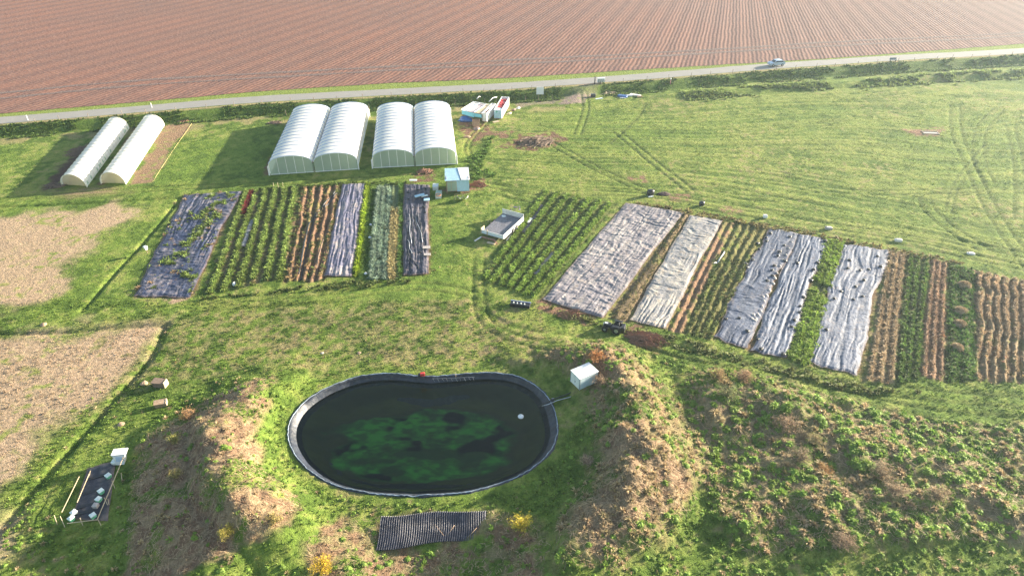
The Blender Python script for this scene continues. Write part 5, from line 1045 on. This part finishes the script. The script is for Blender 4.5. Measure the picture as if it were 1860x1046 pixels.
rail((140, 912), (165, 853), .6, .6, 'inner left rail of the small plot', .035); rail((112, 930), (144, 865), .6, .6, 'outer left rail of the small plot', .035)
for i, (a_, b_) in enumerate((((177, 942), (185, 956)), ((196, 905), (199, 922)), ((189, 903), (199, 924)), ((109, 937), (118, 957)), ((145, 940), (151, 955)), ((98, 935), (104, 952)), ((164, 856), (160, 872)), ((220, 858), (222, 876)), ((203, 872), (210, 890)))):
    pts = [W(*a_, .75), W(*b_, .02)]; mb = MB(); mb.tube([pts[0], pts[1]], .035, 5); tag(mb.build('fence_stake', m_woodl, None), 'short slanting stake of the small plot fence', 'stake', 'stakes of the small plot fence')
# ------------------------------------------------------------------ stumps, stones, crates and machines
def stump(px, label, dims, m1, m2, rz):
    p = P(*px); t = thing('timber_block', label, 'timber block', (p[0], p[1], gz(p[0], p[1]) - .05), rz); a, b_, c = dims
    mb = MB(); mb.box((-a / 2, -b_ / 2, 0), (a / 2, b_ / 2, c)); mb.build('block', m1, t, bevel=.06, jit=.06); mb = MB(); mb.box((a / 2 + .01, -b_ / 2, 0), (a / 2 + .1, b_ / 2, c + .15)); mb.build('end_board', m2, t, jit=.05); mb = MB(); mb.box((-a / 2 - .05, -b_ / 2 - .05, c + .01), (a / 2, b_ / 2 + .05, c + .1)); mb.build('top_board', m1, t, jit=.05)
stump((292, 701), 'brown timber box with open pale end on the grass left of the mound', (1.4, .85, .7), m_bark, m_woodl, -.1); stump((293, 737), 'split timber block below the brown box, beside the mound', (1.2, .7, .5), m_wood, m_woodl, .3)
for px, lb in (((302, 705), 'x'),): pass
def stone(px, label, r, m=m_conc, group=None, seed=0, name='stone', h=.55): heap(name, label, name, px, r, r * h, m, seed=seed, group=group)
stone((262, 697), 'round brown stone left of the brown timber box', .45, m_wood, seed=21); stone((220, 771), 'brown stone near the left field ditch', .4, m_wood, seed=22); stone((652, 641), 'brown stone on the grass above the pond', .28, m_wood, seed=23); stone((585, 642), 'grey stone on the grass above the pond, left of the brown one', .24, m_conc, seed=24)
stone((80, 591), 'brown stone on the ditch edge between the two dry fields', .42, m_wood, seed=25); stone((1737, 636), 'grey boulder like hay clump, nearest of the heaps', .3, m_conc, seed=26)
# hay heaps
for i, (px, lb, r) in enumerate((((1752, 520), 'dry grass heap farthest of the four among green weeds', .85), ((1745, 566), 'dry grass heap second farthest among green weeds', .9), ((1744, 590), 'dry grass heap third of the four, beside the straw rows', .85), ((1738, 633), 'smooth pale hay heap nearest the camera of the four', .75))):
    t = heap('hay_heap', lb, 'hay heap', px, r, r * .8, mat('hay' if i == 0 else 'hay_%s' % 'abcd'[i], (.36, .27, .16), .9, 0, .35, 5, (.2, .13, .08), .6, .05, 8), seed=30 + i, group='hay heaps among the weeds')
    n_ = 300; a_ = rng.random(n_) * 6.28; f = rng.random(n_) * 1.45; pts = np.c_[r * np.cos(f) * np.cos(a_), r * np.cos(f) * np.sin(a_), r * .85 * np.sin(f)]; tufts('stalks', pts, .25, gg((.38, .28, .16))(n_), 4, .1, 1.1, parent=t, m=m_straw)
# dark machine (small tractor) near the brushwood heap
p = P(1110, 601); t = thing('garden_tractor', 'small black open tractor casting a long shadow by the brushwood heap', 'tractor', (p[0], p[1], gz(p[0], p[1]) - .02), -.35)
mb = MB(); mb.box((-1.0, -.35, .55), (-.1, .35, 1.0)); mb.build('bonnet', m_black, t, bevel=.08); mb = MB(); mb.box((-.1, -.45, .4), (1.15, .45, .75)); mb.build('chassis', m_black, t, bevel=.05)
for x, r_, ys_ in ((-.75, .42, .55), (.75, .6, .62)):
    for s1 in (-1, 1): mb = MB(); mb.lathe([(r_ * .5, -.14), (r_ * .93, -.15), (r_, -.06), (r_, .06), (r_ * .93, .15), (r_ * .5, .14)], 20, (x, s1 * ys_, r_), axis='Y'); w_ = mb.build('wheel', m_tyre, t, True); mb = MB(); mb.lathe([(r_ * .45, -.15), (r_ * .45, .15)], 12, (x, s1 * ys_, r_), axis='Y'); mb.build('rim', m_metal, w_)
mb = MB(); mb.box((.45, -.28, .78), (.95, .28, .95)); mb.box((.85, -.28, .953), (.98, .28, 1.4)); mb.build('seat', m_black, t, bevel=.05)
mb = MB(); mb.tube([(.05, 0, .8), (.2, 0, 1.25)], .03, 5); mb.tube([(.2 + .17 * math.cos(a), .2 * math.sin(a), 1.27 + .06 * math.cos(a)) for a in np.linspace(0, 6.28, 13)], .025, 5); mb.build('steering_wheel', m_black, t)
for s1 in (-1, 1): mb = MB(); mb.lathe([(.02, -.25), (.35, -.22), (.62, -.2), (.66, .2), (.6, .22)], 4, (.75, s1 * .64, .72), axis='Y') if False else mb.box((.2, s1 * .64 - .18, 1.22), (1.3, s1 * .64 + .18, 1.28)); mb.build('mudguard', m_black, t, bevel=.03)
mb = MB(); mb.box((-1.06, -.2, .75), (-1.003, .2, .95)); mb.build('headlight', m_palewh, t); mb = MB(); mb.box((-.9, -.12, 1.005), (-.5, .12, 1.06)); mb.build('bonnet_stripe', m_palewh, t)
mb = MB(); mb.box((1.2, -.55, .3), (1.75, .55, 1.15)); mb.build('rear_tank', m_black, t, bevel=.1)
# black crate stack on the grass left of the widest sheet
p = P(945, 556); t = thing('crate_stack', 'long low black crate with bottle tops showing, below the kale rows', 'crate', (p[0], p[1], gz(p[0], p[1])), -.22)
mb = MB(); mb.box((-1.35, -.4, 0), (1.35, .4, .5)); mb.build('crate_body', m_black, t, bevel=.04); mb = MB(); mb.box((-1.4, .3, .503), (1.4, .42, .6)); mb.build('lid', m_sheetlid if 'm_sheetlid' in globals() else mat('blue_grey_lid', (.25, .3, .45), .4), t)
for k in range(4): mb = MB(); mb.lathe([(.09, 0), (.1, .12), (.04, .2)], 8, (-.9 + k * .5, -.15, .5)); mb.build('bottle', m_palewh, t, True)
# dark feed troughs along the pasture edge
for px, lb, s_ in (((1181, 355), 'black bin with pale lid at the far corner of the widest grey sheet', 1.0), ((1274, 374), 'black sack stand with white base at the far end of the pale sheet', .75)):
    p = P(*px); t = thing('black_bin', lb, 'bin', (p[0], p[1], gz(p[0], p[1])), .2); mb = MB(); mb.lathe([(.45 * s_, 0), (.55 * s_, .5 * s_), (.5 * s_, .9 * s_), (.3 * s_, 1.05 * s_)], 10, sc=(1.3, 1)); mb.build('body', m_black, t, True); mb = MB(); mb.quadp([(-.6 * s_, -.75 * s_, .04), (.4 * s_, -.75 * s_, .04), (.4 * s_, -.5 * s_, .1), (-.6 * s_, -.5 * s_, .1)], .04); mb.build('base_plate', m_palewh, t)
    mb = MB(); mb.tube([(.5 * s_, 0, .8 * s_), (.6 * s_, 0, 1.2 * s_)], .07, 5); mb.build('handle', m_black, t)
heap('soil_heap', 'dark soil heap at the pasture edge behind the sheets', 'soil heap', (1206, 353), .9, .35, mat('dark_soil', (.06, .035, .035), .95), seed=41, sq=(1.2, .8))
# weight blocks along the pasture edge
for i, (px, lb) in enumerate((((1389, 396), 'small white block on the pasture edge, nearest the pale sheet'), ((1505, 416), 'pinkish white block on the pasture edge behind the green strip'), ((1631, 438), 'pinkish white block on the pasture edge right of the last blue grey sheet'), ((1763, 461), 'pale block on the pasture edge behind the hay heaps'))):
    p = P(*px); t = thing('weight_block', lb, 'block', (p[0], p[1], gz(p[0], p[1])), -.1, 'blocks along the pasture edge'); mb = MB(); mb.box((-.55 if i else -.35, -.3, 0), (.55 if i else .35, .3, .4)); mb.build('block', (m_white, m_conc, m_whited, m_whited)[i], t, bevel=.08, jit=.03); mb = MB(); mb.box((-.3, -.2, .403), (.3, .2, .46)); mb.build('top_plate', m_whited, t)
p = P(1690, 242); t = thing('inspection_cover', 'grey concrete cover in a sunken frame on the pasture', 'cover', (p[0], p[1], gz(p[0], p[1])), -.1); mb = MB(); mb.box((-1.6, -.8, -.1), (1.6, -.6, .12)); mb.box((-1.6, .6, -.1), (1.6, .8, .12)); mb.box((-1.6, -.597, -.1), (-1.4, .597, .12)); mb.box((1.4, -.597, -.1), (1.6, .597, .12)); mb.build('frame', m_post, t); mb = MB(); mb.box((-1.35, -.4, .02), (1.35, .3, .08)); mb.build('lid', m_conc, t)
# small white box on a post
p = P(268, 460); t = thing('post_box', 'small white box on a thin post left of the tattered sheet', 'box', (p[0], p[1], gz(p[0], p[1])), .2); mb = MB(); mb.tube([(0, 0, -.1), (0, 0, .6)], .04, 6); mb.build('post', m_wood, t); mb = MB(); mb.lathe([(.22, .6), (.36, 1.15)], 4); mb.build('box', m_white, t, bevel=.02); mb = MB(); mb.lathe([(.38, 1.153), (.3, 1.22)], 4); mb.build('lid', m_palewh, t)
# three canes behind the weedy rows, seed bags in the lane
for u in (498, 506, 515):
    p = P(u, 343); mb = MB(); mb.tube([(p[0], p[1], -.1), (p[0] + .03, p[1], 1.25)], .035, 5); tag(mb.build('cane', m_woodl, None), 'upright pale cane behind the weedy rows', 'cane', 'three canes')
for i, (px, lb) in enumerate((((673, 409), 'white bag in the lane, farthest of three'), ((672, 432), 'white bag in the lane, middle of three'), ((664, 497), 'pale bag in the lane, nearest of three'))): heap('white_bag', lb, 'bag', px, .26, .28, m_white, seed=50 + i, group='bags in the lane')
heap('white_bag', 'white scrap standing at the near end of the weedy rows', 'bag', (426, 517), .3, .5, m_white, seed=54)
# black weights on sheets
def on_sheet(key, x, y):
    X_, Y_, Z_ = SH[key][1]; i = np.argmin((X_ - x) ** 2 + (Y_ - y) ** 2); return float(Z_.ravel()[i])
proto = None
def weight(px, key, label, group, s=1.0):
    global proto
    p = P(px[0], px[1], .2)
    if proto is None:
        proto = thing('weight_bag', '', 'bag'); mb = MB(); V = []; K_, R_ = 14, 8
        for i in range(R_):
            f = i / (R_ - 1) * math.pi
            for k in range(K_): a = 2 * math.pi * k / K_; rr = math.sin(f) ** .6 * (.38 + .06 * math.sin(3 * a) + .05 * math.cos(5 * a + f)) if 0 < i < R_ - 1 else .01; V.append((rr * math.cos(a) * 1.25, rr * math.sin(a), .15 - .17 * math.cos(f)))
        mb.add(V, [(i * K_ + k, i * K_ + (k + 1) % K_, (i + 1) * K_ + (k + 1) % K_, (i + 1) * K_ + k) for i in range(R_ - 1) for k in range(K_)]); mb.build('sack', m_black, proto, True); mb = MB(); mb.tube([(.4, 0, .17), (.55, .03, .24)], [.08, .03], 6); mb.build('tied_neck', m_black, proto, True); o = proto
    else: o = copy_tree(proto)
    o['label'] = label; o['group'] = group; o['category'] = 'bag'; o.location = (p[0], p[1], on_sheet(key, p[0], p[1])); o.rotation_euler[2] = random.uniform(0, 6); s = s * .62 * random.uniform(.8, 1.2); o.scale = (s, s, s)
zA = lambda x, y: (1280 + x * .2484, 400 + y * .2486)
for x, y in ((480,100),(448,130),(452,160),(388,172),(397,212),(350,260),(348,295),(297,320),(308,345),(622,128),(582,188),(546,237),(535,265),(508,338),(492,370),(495,410),(457,445),(152,725),(252,718),(312,815)): weight(zA(x, y), 'sheetA', 'black tied bag weighting the left sheet of the touching pair', 'bags on the left sheet of the pair', 1.0)
for x, y in ((880,155),(852,232),(822,318),(795,370),(777,442),(677,318),(587,300),(722,570),(697,636),(693,680),(656,737),(633,783),(410,948),(572,985),(388,872)): weight(zA(x, y), 'sheetB', 'black tied bag weighting the right sheet of the touching pair', 'bags on the right sheet of the pair', 1.0)
zC = lambda x, y: (1440 + x * .258, 430 + y * .258)
for x, y in ((598,138),(400,168),(388,225),(476,236),(537,230),(620,212),(500,308),(443,352),(340,386),(427,443),(490,422),(290,440),(237,658)): weight(zC(x, y), 'sheetC', 'black tied bag weighting the wide blue grey sheet at right', 'bags on the wide blue grey sheet', .95)
zD = lambda x, y: (560 + x * .172, 340 + y * .172)
for x, y in ((1160,38),(1240,20),(1060,130),(1105,215),(1235,270),(1180,690),(1060,60),(1220,210)): weight(zD(x, y), 'blacksheet', 'black tub on the narrow black sheet below the tool shed', 'tubs on the narrow black sheet', .9)
for i, (x0, y0, x1, y1) in enumerate(((1065, 290, 1085, 600), (1090, 290, 1120, 620), (1110, 300, 1185, 560), (1135, 310, 1215, 590), (1160, 300, 1205, 480), (1040, 400, 1065, 740), (1050, 560, 1090, 700), (1030, 700, 1100, 850), (1060, 720, 1170, 860))):
    a_, b_ = zD(x0, y0), zD(x1, y1); A, B = P(*a_, .25), P(*b_, .25); pts = [A + (B - A) * k / 8 + np.array([.1 * math.sin(k + i), 0, 0]) for k in range(9)]; mb = MB(); mb.tube([(q[0], q[1], on_sheet('blacksheet', q[0], q[1]) + .05) for q in pts], .05, 5); tag(mb.build('irrigation_pipe', m_metal if i % 3 == 0 else m_hose, None, True), 'irrigation pipe lying along the narrow black sheet', 'pipe', 'pipes on the narrow black sheet')
# dark drip hoses on the red furrows
for i, pl in enumerate(([(618, 345), (596, 372), (572, 400), (562, 430), (553, 470), (546, 510)], [(610, 350), (588, 374), (566, 402), (556, 432), (549, 470), (543, 500)], [(606, 395), (590, 430), (580, 465), (575, 500)], [(614, 400), (600, 440), (590, 500)])):
    pw = smooth_line(PW(pl), 6); mb = MB(); mb.tube([(q[0], q[1], gz(q[0], q[1]) + .05) for q in pw], .11 if i < 2 else .07, 5); tag(mb.build('drip_hose', m_black if i < 2 else m_bark, None, True), ('black drip hose curving down the red furrows, outer', 'black drip hose curving down the red furrows, inner', 'brown hose among the red furrows, left of two', 'brown hose among the red furrows, right of two')[i], 'hose')
# stones in a line between the two touching sheets
for i, (x, y) in enumerate(((652,110),(632,170),(612,215),(592,262),(570,300),(548,345),(525,395),(508,430),(495,470),(470,520),(450,560),(430,600),(418,640),(405,670),(390,700),(372,730),(355,700),(362,742),(345,730),(425,570))):
    u, v = zA(x, y); heap('edge_stone', 'pale stone holding down the seam between the touching sheets', 'stone', (u, v), .2 if y < 400 else .28, .2, m_conc, seed=60 + i, group='stones along the seam', sq=(1, 1.4), zoff=.1)
# curved pipe on weedy bed
pw = smooth_line(PW([(1315, 461), (1310, 470), (1303, 477), (1296, 481)]), 5); mb = MB(); mb.tube([(q[0], q[1], gz(q[0], q[1]) + .25) for q in pw], .1, 6); tag(mb.build('curved_pipe', m_whited, None, True), 'short curved pale pipe on the weedy bed', 'pipe')
# pale hoop around right polytunnel soil
pw = smooth_line(PW([(350, 222), (338, 240), (318, 268), (300, 295), (285, 318), (278, 330), (270, 333)]), 6); mb = MB(); mb.tube([(q[0], q[1], gz(q[0], q[1]) + .05) for q in pw], .035, 5); tag(mb.build('yellow_hose', mat('yellow_hose_plastic', (.6, .5, .2), .5), None, True), 'yellow hose edging the soil right of the low polytunnels', 'hose')

# ------------------------------------------------------------------ road side
# notice board
p = P(980.5, 172, 0); t = thing('notice_board', 'blank white notice board facing the farm below the road', 'sign', (p[0], p[1] - 1, gz(p[0], p[1] - 1)), .03); mb = MB(); mb.box((-.85, 0, .35), (.85, .06, 2.1)); mb.build('panel', m_white, t)
for x in (-.7, .7): mb = MB(); mb.tube([(x, .1, -.2), (x, .1, 2.0)], .05, 5); mb.build('post', m_post, t)
# car
p = P(1409, 120, RZ); pa, pb = P(1390, 121.5, RZ), P(1430, 118.5, RZ); rz = math.atan2(pb[1] - pa[1], pb[0] - pa[0]); cy = ry(np.array([p[0]]))[0]
t = thing('parked_car', 'pale blue hatchback car driving along the country road', 'car', (p[0], cy + .2, RZ + .06), rz)
prof = [(-2.0, .35), (-2.05, .7), (-1.9, .88), (-1.1, 1.0), (-.5, 1.42), (.1, 1.5), (1.2, 1.46), (1.75, 1.15), (2.0, 1.0), (2.05, .6), (2.0, .35)]
mb = MB(); V = []
for y_, k in ((-.85, 1), (-.88, .97), (.88, .97), (.85, 1)):
    for x, z in prof: V.append((x, y_ * (1 - max(0, z - .95) * .35), z if k == 1 else z))
n_ = len(prof); F = [(r * n_ + i, r * n_ + i + 1, (r + 1) * n_ + i + 1, (r + 1) * n_ + i) for r in range(3) for i in range(n_ - 1)] + [tuple(range(n_))[::-1], tuple(3 * n_ + i for i in range(n_))] + [(0, n_, 2 * n_, 3 * n_), (n_ - 1, 4 * n_ - 1, 3 * n_ - 1, 2 * n_ - 1)]
mb.add(V, F); mb.build('body', m_carp, t, bevel=.04)
for s1 in (-1, 1):
    y0, y1 = s1 * .865, s1 * .745; mb = MB(); mb.add([(-.95, y0, 1.03), (1.5, y0, 1.05), (1.25, y1, 1.38), (-.45, y1, 1.38)], [(0, 1, 2, 3) if s1 < 0 else (3, 2, 1, 0)]); mb.build('side_window', m_glass, t)
    for x in (-1.3, 1.3): mb = MB(); mb.lathe([(.2, -.1), (.33, -.1), (.33, .1), (.2, .1)], 16, (x, s1 * .84, .33), axis='Y'); w_ = mb.build('wheel', m_tyre, t, True); mb = MB(); mb.lathe([(.19, -.11), (.19, .11)], 10, (x, s1 * .84, .33), axis='Y'); mb.build('rim', m_metal, w_)
    mb = MB(); mb.box((-2.07, s1 * .6 - .15, .68), (-1.98, s1 * .6 + .15, .82)); mb.build('headlight', m_palewh, t)
mb = MB(); mb.add([(-1.12, -.7, 1.03), (-1.12, .7, 1.03), (-.55, .62, 1.42), (-.55, -.62, 1.42)], [(3, 2, 1, 0)]); mb.build('windscreen', m_glass, t); mb = MB(); mb.add([(1.8, -.7, 1.16), (1.8, .7, 1.16), (1.28, .6, 1.47), (1.28, -.6, 1.47)], [(0, 1, 2, 3)]); mb.build('rear_window', m_glass, t)
t.name = 'hatchback_car'
# fence posts along the verge and ditch, delineators
pr = None
def post(x, y, h, label, group, lean=0, r=.06, cap=None):
    mb = MB(); mb.tube([(0, 0, -.2), (lean, 0, h)], [r, r * .85], 6); o = mb.build('fence_post', cap or m_post, None); o.location = (x, y, gz(x, y)); return tag(o, label, 'post', group)
random.seed(11)
for i in range(46):
    x = -118 + i * 5.6 + random.uniform(-.8, .8)
    if abs(x - 16) < 5: continue
    post(x, ry(np.array([x]))[0] - ROAD_W - .9, random.uniform(.8, 1.1), 'short timber post on the verge between road and bank', 'posts along the road verge', random.uniform(-.12, .12))
for i in range(20):
    x = -50 + i * 3.1 + random.uniform(-.5, .5)
    if 12 < x: continue
    post(x, by_(np.array([x]))[0] - 1.8, random.uniform(1.2, 1.5), 'thin timber post at the foot of the road bank', 'posts at the foot of the bank', random.uniform(-.08, .08), .05)
for px, lb in (((51, 219), 'white marker post on the road edge, leftmost'), ((276, 196.5), 'white marker post on the road edge above the polytunnels')):
    p = P(px[0], px[1], RZ); mb = MB(); mb.box((-.07, -.05, 0), (.07, .05, 1.1)); mb.box((-.075, -.055, .85), (.075, .055, .9)); o = mb.build('marker_post', m_white, None); o.location = (p[0], ry(np.array([p[0]]))[0] + ROAD_W + .4 if False else p[1], RZ + .05); tag(o, lb, 'marker post')
p = P(1217, 155, 0); t = thing('pipe_marker', 'thin pinkish marker with white top standing in the bank shade', 'marker', (p[0], p[1], gz(p[0], p[1]))); mb = MB(); mb.tube([(0, 0, -.2), (0, 0, 1.1)], .09, 6); mb.build('post', m_pink, t); mb = MB(); mb.lathe([(.12, 1.1), (.17, 1.3), (.06, 1.5)], 8); mb.build('cap', m_white, t, True)
p = P(1080, 156, .5); gzz = gz(p[0], p[1]); post(p[0], p[1], 1.8, 'stout dark gatepost left of the gravel entrance gate', None, 0, .14, m_black)
t = thing('entrance_box', 'white box with dark slats beside the stout gatepost', 'box', (p[0] + 1.6, p[1] + .8, gz(p[0] + 1.6, p[1] + .8)), .1); mb = MB(); mb.box((-.9, -.3, .2), (.9, .3, 1.2)); mb.build('body', m_white, t)
for x in (-.7, -.2, .3): mb = MB(); mb.box((x, -.36, 0), (x + .14, -.303, 1.1)); mb.build('slat', m_black, t)
# dog-like dark statue is a bench by the road: low dark animal figure
p = P(1618, 110, RZ); t = thing('roadside_bench', 'small dark bench at the road edge far right', 'bench', (p[0], ry(np.array([p[0]]))[0] - ROAD_W - .5, RZ), .1)
mb = MB(); mb.box((-.9, -.2, .45), (.9, .2, .52)); mb.build('seat', mat('slate_paint', (.12, .17, .22), .5), t); mb = MB(); mb.box((-.9, .2, .55), (.9, .25, .95)); mb.build('backrest', bpy.data.materials['slate_paint'], t)
for x in (-.75, .75): mb = MB(); mb.box((x - .05, -.18, -.2), (x + .05, .18, .447)); mb.build('leg', m_post, t)
# scrap beside the entrance: low car-like dumped panels
for i, (px, dims, m_, lb) in enumerate((((1131, 176), (2.2, 1.1, .35), m_dblue, 'dark blue dumped panel in the scrap by the entrance'), ((1131, 178.5), (1.3, .5, .2), m_white, 'white sheet on the near edge of the scrap by the entrance'), ((1142, 175), (1.6, .6, .3), m_whited, 'slanting white board in the middle of the scrap by the entrance'), ((1154, 174), (2.6, .7, .3), m_whited, 'long pale board at the right of the scrap by the entrance'), ((1162, 177), (1.2, .6, .3), m_wood, 'brown board at the right tip of the scrap by the entrance'), ((1077, 178), (1.0, .8, .7), m_black, 'black lump left of the scrap by the entrance'), ((1088, 180), (1.8, .5, .15), m_palewh, 'flat pale board before the scrap by the entrance'))):
    p = P(*px); t = thing('scrap_panel', lb, 'scrap', (p[0], p[1], gz(p[0], p[1])), random.uniform(-.5, .3)); mb = MB(); mb.box((-dims[0] / 2, -dims[1] / 2, 0), (dims[0] / 2, dims[1] / 2, dims[2])); mb.build('panel', m_, t, bevel=.04, jit=.08)
# ------------------------------------------------------------------ shrubs
def shrub(px, label, r, h, col, n_=260, twig=60, m=m_straw, hb=0, wd=.05, name='shrub', leafs=.22):
    p = P(px[0], px[1], hb); g0 = gz(p[0], p[1]); t = thing(name, label, 'shrub', (p[0], p[1], g0)); mb = MB(); rs = random.Random(int(px[0])); ends = []
    for k in range(twig):
        a = rs.uniform(0, 6.28); f = rs.random() ** .6; e = Vector((r * f * math.cos(a), r * f * math.sin(a), h * rs.uniform(.55, 1) * (1 - .45 * f))); md = e * .5 + Vector((0, 0, h * .12)); mb.tube([(0, 0, -.1), md, e], [.03, .02, .008], 4); ends += [md, e, e * .8]
    mb.build('stem', m_bark, t); E = np.array([tuple(e) for e in ends]); pts = E[rng.integers(0, len(E), n_)] + rng.normal(0, r * .12, (n_, 3)); pts[:, 2] = pts[:, 2].clip(.05)
    tufts('foliage', pts, leafs * (.7 + .6 * rng.random(n_)), gg(col, .55, .9)(n_), 7, wd, 1.15, parent=t, m=m)
for px, lb, r, h, col, hb in (((948, 958), 'bright yellow leaved bush right of the corrugated sheet', 1.15, 1.7, (.62, .50, .06), .5), ((585, 1033), 'bright yellow leaved bush at the bottom edge, left of centre', 1.1, 1.7, (.66, .46, .04), .6),
                              ((415, 975), 'small yellow green bush on the lower left mound', .8, 1.1, (.40, .34, .07), 1.5), ((506, 962), 'pale straw coloured bush at the foot of the left mound', .9, 1.0, (.42, .34, .12), .8),
                              ((1080, 668), 'orange brown dry bush behind the white box shed', 1.1, 1.8, (.46, .22, .08), 1.2), ((1092, 700), 'dry brown bush right of the white box shed', 1.1, 1.2, (.38, .26, .16), 1.6),
                              ((1320, 722), 'large pale green round bush at the top of the rough ground', 1.7, 1.6, (.26, .28, .12), .8), ((1428, 776), 'tall light brown dry bush in the rough ground', 1.4, 1.8, (.38, .27, .17), .8),
                              ((1305, 690), 'low tan bush left of a darker one at the rough ground edge', 1.2, 1.0, (.40, .28, .13), .8), ((1350, 690), 'reddish tan bush at the far edge of the rough ground', 1.2, 1.1, (.36, .23, .13), .8),
                              ((1600, 862), 'mauve brown dry bush in the middle of the rough ground', 1.3, 1.6, (.42, .32, .2), .8), ((1622, 900), 'mauve brown dry bush below its taller twin', 1.1, 1.4, (.40, .30, .19), .8), ((1500, 855), 'orange tinged dry clump in the rough ground', .9, .8, (.42, .25, .1), .8),
                              ((1455, 835), 'greyish dry bush on the upper rough ground slope', 1.3, 1.1, (.32, .25, .15), .9), ((1700, 910), 'straw coloured bush in the right part of the rough ground', 1.3, 1.2, (.40, .30, .18), .8), ((1530, 990), 'dark mauve dry bush near the bottom right', 1.3, 1.3, (.36, .26, .17), .6),
                              ((1480, 800), 'low buff bush right of the tall brown bush', 1.1, 1.0, (.36, .30, .15), .9), ((1065, 840), 'pale tan bush at the left foot of the right mound', .8, 1.0, (.40, .29, .2), .8),
                              ((317, 802), 'yellow green bush high on the shaded left mound', .75, .9, (.36, .34, .1), 1.4), ((338, 748), 'rusty dry bush with pale sticks atop the left mound', .9, .9, (.42, .25, .12), 1.5), ((320, 870), 'straggly yellow bush on the shaded slope of the left mound', .8, .9, (.34, .28, .1), 1.6),
                              ((1785, 150), 'x', 0, 0, (0, 0, 0), 0)):
    if r: shrub(px, lb, r, h, col, 330 if r > 1 else 200, 46, m_straw, hb)

# ------------------------------------------------------------------ air
mb = MB(); mb.box((-2600, -450, -8), (2600, 2700, 57.5)); hz = mb.build('haze', None.__class__ and mat('haze_tmp', (1, 1, 1)), None); hz.data.materials.clear()
mh = bpy.data.materials.new('haze'); mh.use_nodes = True; n = mh.node_tree; n.nodes.remove(n.nodes['Principled BSDF']); pv = n.nodes.new('ShaderNodeVolumePrincipled')
pv.inputs['Color'].default_value = (.66, .84, 1, 1); pv.inputs['Density'].default_value = .00026; pv.inputs['Anisotropy'].default_value = .5
n.links.new(pv.outputs[0], n.nodes['Material Output'].inputs['Volume']); hz.data.materials.append(mh); tag(hz, 'thin pale haze over the fields', 'haze', kind='stuff')
